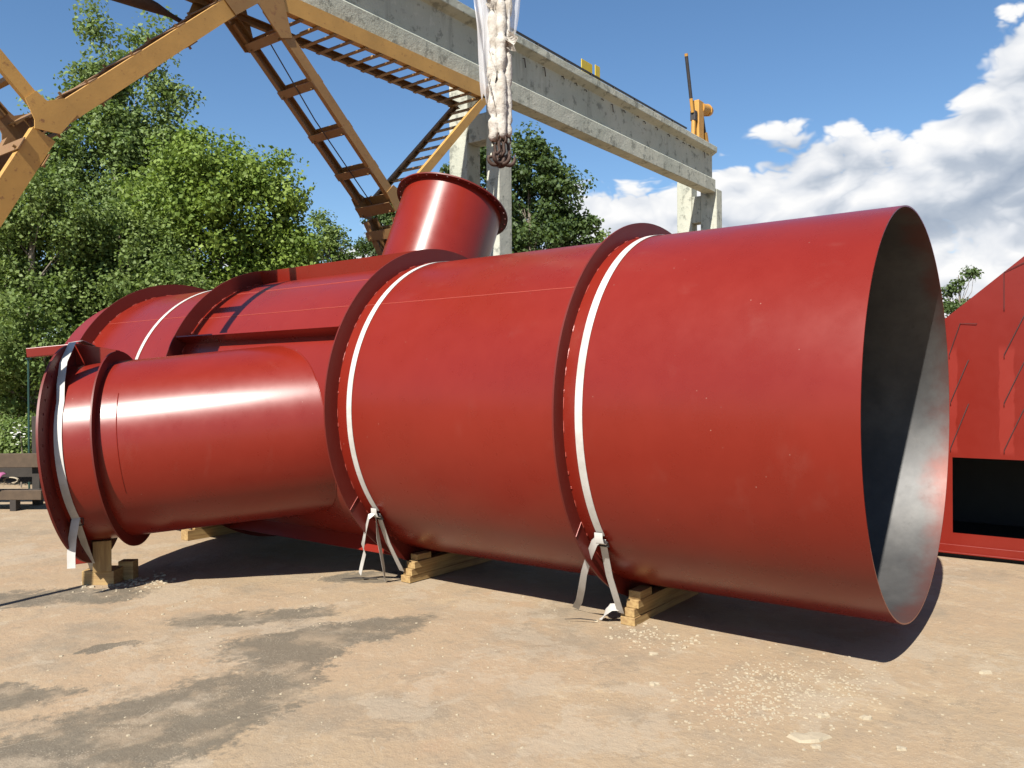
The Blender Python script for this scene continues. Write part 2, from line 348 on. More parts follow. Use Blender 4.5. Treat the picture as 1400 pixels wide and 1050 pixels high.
# ------------------------------------------------------------------ mesh helpers
def link(o): scene.collection.objects.link(o)
def tag(o, label=None, cat=None, group=None, kind=None):
    if label: o['label'] = label
    if cat: o['category'] = cat
    if group: o['group'] = group
    if kind: o['kind'] = kind
    return o
def empty(name, loc, label, cat, group=None):
    o = bpy.data.objects.new(name, None); link(o); o.location = loc; o.empty_display_size = 0.2
    return tag(o, label, cat, group)
def V(*a): return Vector(a)
class MB:
    def __init__(s): s.v = []; s.f = []; s.mi = []
    def add(s, vs_, fs, mi=0):
        o = len(s.v); s.v += [tuple(x) for x in vs_]
        for f in fs: s.f.append([i+o for i in f]); s.mi.append(mi)
        return s
    def box(s, c, ax, hs, mi=0):
        c = Vector(c); a = [Vector(x)*h for x, h in zip(ax, hs)]
        vs_ = [c + a[0]*i + a[1]*j + a[2]*k for i in (-1, 1) for j in (-1, 1) for k in (-1, 1)]
        fs = [(0, 1, 3, 2), (4, 6, 7, 5), (0, 4, 5, 1), (2, 3, 7, 6), (0, 2, 6, 4), (1, 5, 7, 3)]
        if a[0].cross(a[1]).dot(a[2]) < 0: fs = [f[::-1] for f in fs]
        return s.add(vs_, fs, mi)
    def abox(s, x0, x1, y0, y1, z0, z1, mi=0):
        return s.box(((x0+x1)/2, (y0+y1)/2, (z0+z1)/2), ((1, 0, 0), (0, 1, 0), (0, 0, 1)), (abs(x1-x0)/2, abs(y1-y0)/2, abs(z1-z0)/2), mi)
    def bar(s, a, b, wv, w_, h, mi=0):
        """bar from a to b; wv = direction of its width w_, h = other thickness"""
        a = Vector(a); b = Vector(b); d = b-a; L = d.length; d.normalize()
        wv = Vector(wv); wv = (wv - d*wv.dot(d)).normalized(); n = d.cross(wv)
        return s.box((a+b)/2, (d, wv, n), (L/2, w_/2, h/2), mi)
    def tube(s, pts, r, seg=8, caps=True, mi=0):
        pts = [Vector(p) for p in pts]; n = len(pts); rs = r if isinstance(r, (list, tuple)) else [r]*n
        t0 = (pts[1]-pts[0]).normalized(); ref = V(0, 0, 1) if abs(t0.z) < 0.9 else V(1, 0, 0)
        u = t0.cross(ref).normalized(); vs_ = []
        for i, p in enumerate(pts):
            tg = (pts[min(i+1, n-1)] - pts[max(i-1, 0)]).normalized()
            u = (u - tg*u.dot(tg)).normalized(); v = tg.cross(u)
            for k in range(seg):
                a = 2*math.pi*k/seg; vs_.append(p + (u*math.cos(a) + v*math.sin(a))*rs[i])
        fs = [(i*seg+k, i*seg+(k+1) % seg, (i+1)*seg+(k+1) % seg, (i+1)*seg+k) for i in range(n-1) for k in range(seg)]
        if caps: fs += [tuple(range(seg))[::-1], tuple((n-1)*seg+k for k in range(seg))]
        return s.add(vs_, fs, mi)
    def ribbon(s, pts, wdir, w_, thick=0.003, mi=0):
        """flat webbing of width w_ along wdir following pts, with real thickness"""
        pts = [Vector(p) for p in pts]; n = len(pts); vs_ = []
        wds = wdir if isinstance(wdir, list) else [Vector(wdir)]*n
        for i, p in enumerate(pts):
            tg = (pts[min(i+1, n-1)] - pts[max(i-1, 0)]).normalized()
            wd = Vector(wds[i]); wd = (wd - tg*wd.dot(tg)).normalized(); nn = tg.cross(wd)
            for a, b_ in ((-1, -1), (1, -1), (1, 1), (-1, 1)):
                vs_.append(p + wd*(a*w_/2) + nn*(b_*thick/2))
        fs = []
        for i in range(n-1):
            for k in range(4): fs.append((i*4+k, i*4+(k+1) % 4, (i+1)*4+(k+1) % 4, (i+1)*4+k))
        fs += [(3, 2, 1, 0), tuple((n-1)*4+k for k in range(4))]
        return s.add(vs_, fs, mi)
    def lathe(s, c, n, prof, seg=96, mis=None, closed=True, arc=None):
        """revolve (s, r) profile about axis n through c"""
        c = Vector(c); n = Vector(n).normalized(); u = n.cross(V(0, 0, 1)).normalized(); v = n.cross(u)
        m_ = len(prof); vs_ = []
        full = arc is None; a0, a1 = (0, 2*math.pi) if full else arc
        ns = seg if full else seg+1
        for k in range(ns):
            a = a0 + (a1-a0)*k/seg
            d = u*math.cos(a) + v*math.sin(a)
            for (q, r) in prof: vs_.append(c + n*q + d*r)
        o = len(s.v); s.v += [tuple(x) for x in vs_]
        for k in range(seg):
            k2 = (k+1) % ns if full else k+1
            for j in range(m_ if closed else m_-1):
                j2 = (j+1) % m_
                s.f.append([o+k*m_+j, o+k*m_+j2, o+k2*m_+j2, o+k2*m_+j]); s.mi.append(mis[j] if mis else 0)
        if not full and closed:
            s.f.append([o+j for j in range(m_)][::-1]); s.mi.append(0)
            s.f.append([o+(ns-1)*m_+j for j in range(m_)]); s.mi.append(0)
        return s
    def prism(s, poly, d, mi=0):
        """extrude a polygon (list of vectors) by vector d"""
        n = len(poly); P = [Vector(p) for p in poly]; d = Vector(d)
        nn = Vector((0, 0, 0))
        for i in range(n): nn += P[i].cross(P[(i+1) % n])
        if nn.dot(d) > 0: P = P[::-1]
        fs = [tuple(range(n)), tuple(range(n, 2*n))[::-1]] + [(i, i+n, (i+1) % n+n, (i+1) % n) for i in range(n)]
        return s.add(P + [p+d for p in P], fs, mi)
    def build(s, name, mat, parent=None, smooth=None, bevel=0.0, fix=False):
        me = bpy.data.meshes.new(name); me.from_pydata(s.v, [], s.f)
        mats = mat if isinstance(mat, (list, tuple)) else [mat]
        for x in mats: me.materials.append(x)
        if len(mats) > 1: me.polygons.foreach_set('material_index', s.mi)
        if smooth is not None:
            me.polygons.foreach_set('use_smooth', [True]*len(me.polygons)); me.set_sharp_from_angle(angle=R(smooth))
        me.update()
        if fix:
            import bmesh
            bm = bmesh.new(); bm.from_mesh(me); bmesh.ops.recalc_face_normals(bm, faces=bm.faces); bm.to_mesh(me); bm.free()
        o = bpy.data.objects.new(name, me); link(o)
        if parent is not None:
            o.parent = parent; o.matrix_parent_inverse = Matrix.Identity(4)
            base = parent; off = Vector((0, 0, 0))
            while base is not None: off += base.location; base = base.parent
            o.location = -off
        if bevel:
            bv = o.modifiers.new('bevel', 'BEVEL'); bv.width = bevel; bv.segments = 2; bv.limit_method = 'ANGLE'; bv.angle_limit = R(40)
        return o
# meshes are written in world coordinates; a part's location undoes its parents' offset so it stays put

# ------------------------------------------------------------------ ground
def spaced():
    xs = list(np.arange(-3, 13.01, 0.12)); a = []; s = 0.2; x = 13.0
    while x < 900: x += s; s *= 1.22; a.append(x)
    b_ = []; s = 0.2; x = -3.0
    while x > -900: x -= s; s *= 1.22; b_.append(x)
    return np.array(b_[::-1] + xs + a)
gx = spaced(); gy = spaced(); nx, ny = len(gx), len(gy)
gv = []
for x in gx:
    for y in gy:
        z = 0.0
        if -6 < x < 20 and -6 < y < 20:
            z = 0.011*mnoise.noise(V(x*0.9, y*0.9, 0)) + 0.006*mnoise.noise(V(x*3.1, y*3.1, 5)) - 0.006
        gv.append((x, y, z))
gf = [(i*ny+j, (i+1)*ny+j, (i+1)*ny+j+1, i*ny+j+1) for i in range(nx-1) for j in range(ny-1)]
gm = MB(); gm.v = gv; gm.f = gf; gm.mi = [0]*len(gf)
g_o = gm.build('ground', GROUND, smooth=60); tag(g_o, kind='structure')

# ------------------------------------------------------------------ the red duct
AX, AZ, RAD = 5.251, 1.3735, 1.2
Y0, Y1 = 1.0, 9.23
YD = V(0, 1, 0)
def cyl(el_deg, y, r=RAD):
    """point on the duct; el_deg measured from the horizontal on the camera side, over the top"""
    a = R(el_deg); return V(AX - r*math.cos(a), y, AZ + r*math.sin(a))
duct = empty('steel_duct', (AX, 5.0, 0.0), 'huge red painted steel duct lying on timber blocks with a top nozzle and side branch', 'duct')
C0 = V(AX, 0, AZ)
RI = RAD - 0.008
mb = MB(); mb.lathe(C0, YD, [(Y0, RAD), (Y1, RAD), (Y1, RI), (Y0, RI)], 160, [0, 0, 1, 0])
shell = mb.build('shell', [RED, INNER], duct, smooth=30, fix=True)
mb = MB(); mb.lathe(C0, YD, [(Y1-0.05, 0.0005), (Y1-0.05, RI-0.002), (Y1-0.06, RI-0.002), (Y1-0.06, 0.0005)], 96)
mb.build('end_plate', INNER, duct, fix=True)
for (y, ro) in ((2.66, 1.30), (4.63, 1.32), (6.82, 1.33), (8.60, 1.325)):
    mb = MB(); mb.lathe(C0, YD, [(y, RAD-0.002), (y, ro), (y+0.012, ro), (y+0.012, RAD-0.002)], 144)
    ring = mb.build('stiffening_ring', RED_FL, duct, smooth=30, fix=True)
    wb = MB(); rnd = random.Random(int(y*100))
    a = -60
    while a < 130:                                   # stitch welds on the side that shows
        la = rnd.uniform(0.8, 4.0)
        pts = [cyl(a + la*k/4, y-0.006, RAD+0.003) for k in range(5)]
        wb.tube(pts, [0.001, 0.003+rnd.random()*0.003, 0.003, 0.003+rnd.random()*0.002, 0.001], 5); a += la + rnd.uniform(1.0, 7.0)
    wb.build('weld_stitches', WELD, ring, smooth=60)['kind'] = 'stuff'
    if y < 6:
        mb = MB(); mb.tube([cyl(-33, y-0.003, RAD+0.004), cyl(-34.5, y-0.003, ro-0.002)], 0.0025, 5)
        mb.build('ring_joint', WELD, ring, smooth=60)
# seam welds along the shell
for (e, ya, yb) in ((41, 2.68, 4.62), (41.5, 4.66, 6.81), (44, 6.85, 8.59), (60, 4.66, 6.81)):
    mb = MB(); n_ = int((yb-ya)/0.06); rnd = random.Random(int(e*10))
    mb.tube([cyl(e + rnd.uniform(-.05, .05), ya+(yb-ya)*k/n_, RAD+0.0006) for k in range(n_+1)], 0.0032, 5)
    mb.build('seam_weld', WELD, duct, smooth=60)
# longitudinal fins between the two middle rings
for e in (28, 79, -62):
    mb = MB(); a = R(e); rad = V(-math.cos(a), 0, math.sin(a)); tan = V(math.sin(a), 0, math.cos(a))
    mb.box(C0 + rad*1.259 + YD*5.731, (rad, YD, tan), (0.062, 1.086, 0.006))
    mb.build('fin', RED if e > 0 else RED2, duct)
# top nozzle
NZ = V(0.41099, -0.004, 0.91163).normalized(); NC = V(AX, 5.304, AZ); NL = 2.102; NR = 0.494
mb = MB(); mb.lathe(NC, NZ, [(1.05, NR), (NL, NR), (NL, NR-0.008), (1.05, NR-0.008)], 96, [0, 0, 1, 0])
nozzle = mb.build('nozzle', [RED, INNER], duct, smooth=30, fix=True)
def flange(name, c, n, r0, r1, th, nh, hs, parent, mat):
    rm = (r0+r1)/2 + (r1-r0)*0.12
    mb = MB()
    mb.lathe(c, n, [(0, r0), (0, rm-hs), (th, rm-hs), (th, r0)], 120)
    mb.lathe(c, n, [(0, rm+hs), (0, r1), (th, r1), (th, rm+hs)], 120)
    for k in range(nh):
        a0 = 2*math.pi*k/nh + hs/rm; a1 = 2*math.pi*(k+1)/nh - hs/rm
        mb.lathe(c, n, [(0.0004, rm-hs), (0.0004, rm+hs), (th-0.0004, rm+hs), (th-0.0004, rm-hs)], 6, arc=(a0, a1))
    return mb.build(name, mat, parent, smooth=30, fix=True)
flange('nozzle_flange', NC + NZ*(NL-0.010), NZ, NR-0.008, 0.560, 0.014, 32, 0.009, nozzle, RED_FL)
mb = MB(); pts = []
for k in range(97):                                  # weld where the nozzle meets the shell
    a = 2*math.pi*k/96; u = NZ.cross(V(0, 0, 1)).normalized(); v = NZ.cross(u)
    o = u*math.cos(a)*NR + v*math.sin(a)*NR
    A = NZ.x**2 + NZ.z**2; B = o.x*NZ.x + o.z*NZ.z; Cc = o.x**2 + o.z**2 - RAD**2
    tt = (-B + math.sqrt(B*B - A*Cc))/A; pts.append(NC + o + NZ*tt)
mb.tube(pts, 0.007, 6, caps=False); mb.build('weld_bead', WELD, nozzle, smooth=60)
# side branch
BN = V(-0.68837, 0.71819, -0.10175).normalized(); BC = V(AX+0.007, 4.501, AZ-0.041); BR = 0.697; L1, L2 = 2.641, 2.967
mb = MB(); mb.lathe(BC, BN, [(0.35, BR), (L2, BR), (L2, BR-0.008), (0.35, BR-0.008)], 128, [0, 0, 1, 0])
branch = mb.build('branch_pipe', [RED, INNER], duct, smooth=30, fix=True)
# the pipe must not stick out into the open duct: trim what lies inside the shell
me = branch.data
import bmesh
bm = bmesh.new(); bm.from_mesh(me)
for v in bm.verts:
    q = v.co - BC; s_ = q.dot(BN)
    if s_ < 1.0:
        o = q - BN*s_
        rr = math.sqrt(max(1e-9, RI**2))
        ox, oz = (BC + o).x - AX, (BC + o).z - AZ
        A = BN.x**2 + BN.z**2; B = ox*BN.x + oz*BN.z; Cc = ox*ox + oz*oz - (RAD-0.004)**2
        tt = (-B + math.sqrt(max(0, B*B - A*Cc)))/A
        v.co = BC + o + BN*tt
bm.to_mesh(me); bm.free()
bm = bmesh.new(); bm.from_mesh(nozzle.data)
for v in bm.verts:
    q = v.co - NC; s_ = q.dot(NZ)
    if s_ < 1.2:
        o = q - NZ*s_; A = NZ.x**2 + NZ.z**2; B = o.x*NZ.x + o.z*NZ.z; Cc = o.x**2 + o.z**2 - (RAD-0.004)**2
        v.co = NC + o + NZ*((-B + math.sqrt(max(0, B*B - A*Cc)))/A)
bm.to_mesh(nozzle.data); bm.free()
mb = MB(); mb.lathe(BC, BN, [(L1, BR-0.002), (L1, 0.778), (L1+0.012, 0.778), (L1+0.012, BR-0.002)], 128)
mb.build('branch_ring', RED_FL, branch, smooth=30, fix=True)
flange('branch_flange', BC + BN*(L2-0.006), BN, BR-0.008, 0.867, 0.016, 44, 0.010, branch, RED_FL)
BW = V(-0.7219, -0.692, 0.0).normalized()            # horizontal, towards the yard's open side
BU = BW.cross(BN).normalized()
if BU.z < 0: BU = -BU
def br(el_deg, s_, r):
    a = R(el_deg); return BC + BN*s_ + (BW*math.cos(a) + BU*math.sin(a))*r
mb = MB(); pts = []
for k in range(0, 97):
    a = 2*math.pi*k/96; o = (BW*math.cos(a) + BU*math.sin(a))*BR
    ox, oz = (BC + o).x - AX, (BC + o).z - AZ
    A = BN.x**2 + BN.z**2; B = ox*BN.x + oz*BN.z; Cc = ox*ox + oz*oz - RAD**2
    pts.append(BC + o + BN*((-B + math.sqrt(max(0, B*B - A*Cc)))/A))
mb.tube(pts, 0.005, 6, caps=False); mb.build('weld_bead', RED, branch, smooth=60)
mb = MB(); mb.tube([br(a, 2.50, BR+0.0005) for a in range(-25, 40, 3)], 0.0035, 5); mb.build('seam_weld', RED, branch, smooth=60)
# gusset and support bars on the branch flange
TB = br(90, L2, 0.0)
for sgn, el_ in ((1, 90), (-1, -90)):
    d_ = BU*sgn; hl = 0.17 if sgn > 0 else 0.09
    if sgn > 0:
        poly = [BC + BN*(L1+0.012) + d_*(BR-0.01), BC + BN*(L2-0.007) + d_*(BR-0.01), BC + BN*(L2-0.007) + d_*0.872, BC + BN*(L1+0.012) + d_*0.785]
        mb = MB(); mb.prism([q + BW*0.05 for q in poly], -BW*0.10); mb.build('gusset', RED, branch)
    mb = MB(); mb.box(BC + BN*(L2+0.012+hl) + d_*0.832, (BN, BW, BU), (hl, 0.05, 0.036)); mb.build('support_bar', RED2, branch, bevel=0.004)

# ------------------------------------------------------------------ right: red hopper
FX = 8.18
hop = empty('steel_hopper', (9.0, 0.3, 0.0), 'red steel hopper box with slanted top and black rectangular opening behind the duct mouth', 'hopper')
TOPL = 2.119 + (1.295-1.78)*0.83
def topz(y): return 2.119 + (1.295-y)*0.83
YA, YB, YE = 1.78, -0.35, -1.6; OL, OR_, OB, OT = 1.247, -0.75, 0.213, 0.882
fr = MB()
def plate(pts): fr.prism([V(FX, y, z) for y, z in pts], V(0.01, 0, 0))
plate([(YA, 0.05), (OL, 0.05), (OL, OT), (OL, topz(OL)), (YA, topz(YA))])
plate([(OL, 0.05), (OR_, 0.05), (OR_, OB), (OL, OB)])
plate([(OL, OT), (OR_, OT), (OR_, topz(YB)), (YB, topz(YB)), (OL, topz(OL))])
plate([(OR_, 0.05), (YE, 0.05), (YE, topz(YB)), (OR_, topz(YB)), (OR_, OT), (OR_, OB)])
fr.build('front_plate', RED2, hop)
D_ = 1.7
mb = MB(); mb.prism([V(FX+0.012, YA, topz(YA)), V(FX+0.012, YB, topz(YB)), V(FX+0.012, YB, topz(YB)-0.014), V(FX+0.012, YA, topz(YA)-0.014)], V(D_, 0, 0)); mb.build('sloping_plate', RED2, hop)
mb = MB(); mb.abox(FX+0.012, FX+0.012+D_, YE, YB, topz(YB)-0.012, topz(YB)); mb.build('top_plate', RED2, hop)
mb = MB(); mb.abox(FX+0.012, FX+0.012+D_, YA-0.012, YA, 0.05, topz(YA)-0.016); mb.build('side_plate', RED2, hop)
mb = MB(); mb.abox(FX+0.012, FX+0.012+D_, YE, YE+0.012, 0.05, topz(YB)-0.014); mb.build('side_plate', RED2, hop)
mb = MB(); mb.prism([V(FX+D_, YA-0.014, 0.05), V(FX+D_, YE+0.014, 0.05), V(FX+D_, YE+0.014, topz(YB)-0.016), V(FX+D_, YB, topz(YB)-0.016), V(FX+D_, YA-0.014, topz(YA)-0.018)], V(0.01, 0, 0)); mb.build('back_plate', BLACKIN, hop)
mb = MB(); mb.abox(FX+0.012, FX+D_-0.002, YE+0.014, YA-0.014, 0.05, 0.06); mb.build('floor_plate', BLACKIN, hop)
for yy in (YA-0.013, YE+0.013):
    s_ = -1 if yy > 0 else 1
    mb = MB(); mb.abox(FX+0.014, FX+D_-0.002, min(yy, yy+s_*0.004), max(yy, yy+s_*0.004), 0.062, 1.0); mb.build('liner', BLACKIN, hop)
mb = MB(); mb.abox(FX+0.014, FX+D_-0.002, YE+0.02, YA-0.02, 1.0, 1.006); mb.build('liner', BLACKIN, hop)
mb = MB(); mb.abox(FX-0.022, FX-0.002, YE, YA, 0.034, 0.112); mb.build('base_rail', RED2, hop, bevel=0.004)
mb = MB(); mb.abox(FX-0.05, FX-0.024, YE, YA, 0.036, 0.050); mb.build('base_lip', RED2, hop, bevel=0.003)
mb = MB(); mb.abox(FX+0.02, FX+1.6, YE, YA-0.05, -0.01, 0.034); mb.build('base_pad', RUBBER, hop)
wires = [[(1.267, 1.792), (1.179, 2.067), (1.055, 2.055)], [(1.257, 1.376), (1.118, 1.737)], [(1.259, 0.965), (1.119, 1.352)],
         [(0.845, 2.19), (0.844, 2.491), (0.715, 2.55), (0.60, 2.60)], [(0.846, 1.782), (0.64, 2.24)], [(0.848, 1.368), (0.64, 1.86)], [(0.849, 0.965), (0.64, 1.47)]]
for c_ in (0.43, 0.02): wires += [[(c_, z), (c_-0.2, z+0.46)] for z in (0.965, 1.368, 1.782, 2.19)]
for wr in wires:
    mb = MB(); y, z = wr[0]
    mb.tube([V(FX, y, z-0.030), V(FX-0.012, y, z-0.028), V(FX-0.012, y, z)] + [V(FX-0.010, a, b_) for a, b_ in wr[1:]] + [V(FX, wr[-1][0]-0.004, wr[-1][1]+0.004)], 0.0027, 6)
    mb.build('anchor_wire', RUBBER, hop, smooth=60)

# ------------------------------------------------------------------ timber blocks under the duct
def board(c, ax, hs, label, group, rot=0.0, bevel=0.003):
    """loose board: its mesh lies along its own X so the grain follows"""
    mb = MB(); mb.abox(-hs[0], hs[0], -hs[1], hs[1], -hs[2], hs[2])
    o = mb.build('timber_board', PINE, bevel=bevel); o.location = c; o.rotation_euler = ax
    return tag(o, label, 'board', group)
GR, GM, GL = 'boards stacked under the duct mouth end', 'boards stacked under the duct middle', 'timber under the branch flange'
h = 0.0265
board((5.20, 2.595, 0.022), (0, 0, 0.01), (0.510, 0.052, h), 'pine board lowest on the ground in the stack nearest the duct mouth', GR)
board((5.20, 2.592, 0.0765), (0, 0, -0.008), (0.500, 0.050, h), 'pine board second from the ground in the stack nearest the duct mouth', GR)
board((5.25, 2.574, 0.131), (0, 0, 0.006), (0.530, 0.044, h), 'pine board third from the ground in the stack nearest the duct mouth', GR)
board((4.83, 2.570, 0.185), (0, 0, 0.02), (0.085, 0.042, 0.0255), 'short pine chock on top of the stack nearest the duct mouth', GR)
board((5.20, 4.560, 0.022), (0, 0, -0.01), (0.520, 0.050, h), 'pine board lowest on the ground in the stack beneath the middle strap', GM)
board((5.22, 4.555, 0.0765), (0, 0, 0.0), (0.525, 0.046, h), 'pine board second from the ground in the stack beneath the middle strap', GM)
board((5.24, 4.545, 0.131), (0, 0, 0.008), (0.525, 0.044, h), 'pine board third from the ground in the stack beneath the middle strap', GM)
board((4.84, 4.545, 0.1835), (0, 0, -0.03), (0.080, 0.036, 0.024), 'short pine chock on top of the stack beneath the middle strap', GM)
board((5.15, 7.62, 0.045), (0, 0, 0), (0.50, 0.06, 0.05), 'thick pine beam lying on the ground behind the branch pipe', 'timber under the rear of the duct')
board((5.20, 7.62, 0.1315), (0, 0, 0.01), (0.47, 0.055, 0.034), 'pine beam upper of two behind the branch pipe', 'timber under the rear of the duct')
# under the branch flange
board((3.29, 6.54, 0.050), (0, 0, R(-52)), (0.125, 0.10, 0.057), 'square pine block on the ground below the branch flange', GL, bevel=0.004)
board((3.47, 6.50, 0.068), (0, 0, R(-52)), (0.06, 0.05, 0.076), 'shaded pine block standing on the ground beside the branch ring', GL)
bp = br(-62, (L1+L2)/2, BR)
board((3.225, 6.435, 0.228), (R(2), R(-87), R(-118)), (0.122, 0.066, 0.024), 'upright pine wedge leaning on the branch pipe below its strap', GL)

# ------------------------------------------------------------------ webbing straps
def strap(y, label, bow_el, tails, block):
    o = empty('lashing_strap', cyl(bow_el, y, RAD+0.01), label, 'strap', 'white straps around the duct')
    mb = MB(); mb.ribbon([cyl(a, y, RAD+0.004) for a in np.arange(bow_el, 212, 2.0)] + [V(AX+1.04, y, 0.58), V(AX+0.62, y+0.01, 0.09)], YD, 0.050)
    mb.build('band', STRAP, o, smooth=40)
    b0 = cyl(bow_el, y, RAD+0.012)
    if block is not None:
        mb = MB(); mb.ribbon([cyl(bow_el-1, y-0.004, RAD+0.012), b0.lerp(block, 0.5) + V(-0.012, 0.004, 0), block], YD, 0.048); mb.build('anchored_end', STRAP, o, smooth=40)
    # knot: folded webbing over a wire buckle
    a = R(bow_el); tan = V(math.sin(a), 0, math.cos(a)); rad = V(-math.cos(a), 0, math.sin(a))
    mb = MB(); mb.ribbon([b0 + tan*0.035 + rad*0.004, b0 + tan*0.01 + rad*0.022, b0 - tan*0.025 + rad*0.030, b0 - tan*0.05 + rad*0.016, b0 - tan*0.055 + rad*0.002], YD, 0.056, 0.004)
    mb.build('fold', STRAP, o, smooth=40)
    mb = MB(); q = b0 - tan*0.05 + rad*0.012
    mb.tube([q - YD*0.040 + tan*0.018, q - YD*0.040 - tan*0.018, q + YD*0.030 - tan*0.018, q + YD*0.030 + tan*0.018, q - YD*0.040 + tan*0.018], 0.006, 6)
    mb.build('buckle', DARKSTEEL, o, smooth=50)
    for tl_, wd in tails:
        mb = MB(); mb.ribbon([b0 + rad*0.018] + [V(*q) for q in tl_], [Vector(x) for x in wd], 0.048, 0.0025); mb.build('loose_tail', STRAP, o, smooth=40)
    return o
strap(2.550, 'white webbing strap tied round the duct nearest its open mouth', -37.5,
      [([(4.285, 2.590, 0.595), (4.35, 2.665, 0.50), (4.47, 2.78, 0.35), (4.59, 2.875, 0.21), (4.71, 2.97, 0.09), (4.79, 3.05, 0.012)],
        [(0, 1, 0), (.1, 1, .3), (.2, 1, .4), (.1, 1, .35), (-.2, 1, .2), (0, 1, .1), (0, 1, 0)])],
      V(4.672, 2.630, 0.075))
o_ = [o for o in scene.objects if o.get('label', '').endswith('nearest its open mouth')][0]
mb = MB(); mb.ribbon([V(4.660, 2.635, 0.115), V(4.655, 2.69, 0.105), V(4.665, 2.74, 0.06), V(4.70, 2.775, 0.015), V(4.72, 2.80, 0.006)], [V(0, .3, 1), V(.3, .2, 1), V(.6, .2, .8), V(.8, .2, .2), V(.9, .3, .1)], 0.048, 0.0025); mb.build('loose_tail', STRAP, o_, smooth=40)
strap(4.502, 'white webbing strap tied round the duct beside the branch pipe', -39.0,
      [([(4.275, 4.545, 0.57), (4.33, 4.64, 0.45), (4.42, 4.77, 0.30), (4.47, 4.80, 0.24), (4.50, 4.87, 0.12), (4.51, 4.90, 0.05)],
        [(.3, 1, 0), (.5, 1, .2), (.6, 1, .2), (.4, 1, .2), (.4, 1, .3), (.3, 1, .3), (.3, 1, .3)]),
       ([(4.34, 4.535, 0.54), (4.40, 4.58, 0.40), (4.48, 4.625, 0.24), (4.54, 4.66, 0.11), (4.58, 4.69, 0.02)],
        [(.5, 1, 0), (.8, .7, 0), (1, .4, .2), (1, .4, .2), (1, .5, .2), (.8, .7, .2)])],
      V(4.672, 4.595, 0.085))
strap(7.560, 'white webbing strap over the far end of the duct', -40.0, [], V(4.70, 7.6, 0.10))
# branch strap
sb = empty('lashing_strap', br(-38, 2.90, 0.72), 'white webbing strap looped over the branch pipe next to its flange', 'strap', 'white straps around the duct')
mb = MB()
path = [br(128, 2.915, 0.72), br(104, 2.925, 0.885), br(90, 2.93, 0.888), br(80, 2.93, 0.882), br(62, 2.925, 0.80), br(48, 2.915, 0.735)] + [br(a, 2.90, BR+0.006) for a in range(36, -43, -3)]
mb.ribbon(path, BN, 0.055); mb.build('band', STRAP, sb, smooth=40)
q0 = br(-42, 2.90, BR+0.012)
mb = MB(); mb.ribbon([q0, q0.lerp(V(3.19, 6.50, 0.11), .5), V(3.19, 6.50, 0.118)], BN, 0.05); mb.build('anchored_end', STRAP, sb, smooth=40)
mb = MB(); mb.ribbon([q0 + BW*0.01 + V(0, 0, .03), q0 + BW*0.028 + V(0, 0, .0), q0 + BW*0.03 + BN*0.02 + V(0, 0, -.12), q0 + BW*0.028 + BN*0.03 + V(0, 0, -.24), q0 + BW*0.03 + BN*0.028 + V(0, 0, -.335)], BN, 0.058, 0.003); mb.build('loose_tail', STRAP, sb, smooth=40)
mb = MB(); mb.tube([q0 + BN*0.04 + V(0, 0, .02), q0 - BN*0.045 + V(0, 0, .02), q0 - BN*0.045 + V(0, 0, -.03), q0 + BN*0.04 + V(0, 0, -.03), q0 + BN*0.04 + V(0, 0, .02)], 0.006, 6); mb.build('buckle', DARKSTEEL, sb, smooth=50)

# ------------------------------------------------------------------ concrete crane runway
run = empty('crane_runway', (7.5, 6.0, 0.0), 'weathered grey concrete crane runway beam on twin-leg columns', 'runway')
PX0, PX1 = 2.20, 14.475
sec = [(6.100, 5.068), (6.100, 5.30), (6.165, 5.345), (6.165, 5.745), (6.060, 5.800), (6.060, 5.900), (6.380, 5.900), (6.380, 5.800), (6.265, 5.745), (6.265, 5.345), (6.320, 5.30), (6.320, 5.068)]
for (xa, xb) in ((PX0, 8.03), (8.045, PX1)):
    mb = MB(); n_ = max(1, int((xb-xa)/0.25)); k = len(sec); vs_ = []; rnd = random.Random(5)
    for i in range(n_+1):
        x = xa + (xb-xa)*i/n_
        for (y, z) in sec:
            e_ = 0.006*mnoise.noise(V(x*4, y*9, z*9)); vs_.append((x, y+e_, z+e_))
    fs = [(i*k+j, (i+1)*k+j, (i+1)*k+(j+1) % k, i*k+(j+1) % k) for i in range(n_) for j in range(k)]
    fs += [tuple(range(k))[::-1], tuple(n_*k+j for j in range(k))]
    mb.add(vs_, fs); mb.build('runway_beam', CONC, run, fix=True, bevel=0.006)
for px in (7.91, 14.52):
    far = px > 10
    sup = MB(); sup.abox(px, px+0.26, 6.10, 6.30 if not far else 6.42, -0.05, 5.063 if not far else 5.15); leg = sup.build('column_leg', CONC, run, bevel=0.012)
    sup = MB(); sup.abox(px, px+0.26, 6.60, 6.90, -0.05, 5.38); sup.build('column_leg', CONC, run, bevel=0.012)
    sup = MB(); sup.abox(px+0.015, px+0.245, 6.302 if not far else 6.422, 6.598, 4.56, 4.90 if not far else 5.06); sup.build('column_header', CONC, run, bevel=0.010)
    sup = MB(); sup.abox(px+0.03, px+0.23, 6.302 if not far else 6.422, 6.598, 1.9, 2.15); sup.build('column_header', CONC, run, bevel=0.010)
mb = MB(); mb.abox(7.95, 13.25, 6.095, 6.122, 5.945, 5.965); rail = mb.build('rail', DARKSTEEL, run)
x = 8.1
while x < 13.25:
    mb = MB(); mb.abox(x-0.02, x+0.02, 6.085, 6.132, 5.898, 5.947); mb.build('rail_clamp', DARKSTEEL, rail); x += 0.66
rnd = random.Random(11); x = 8.5
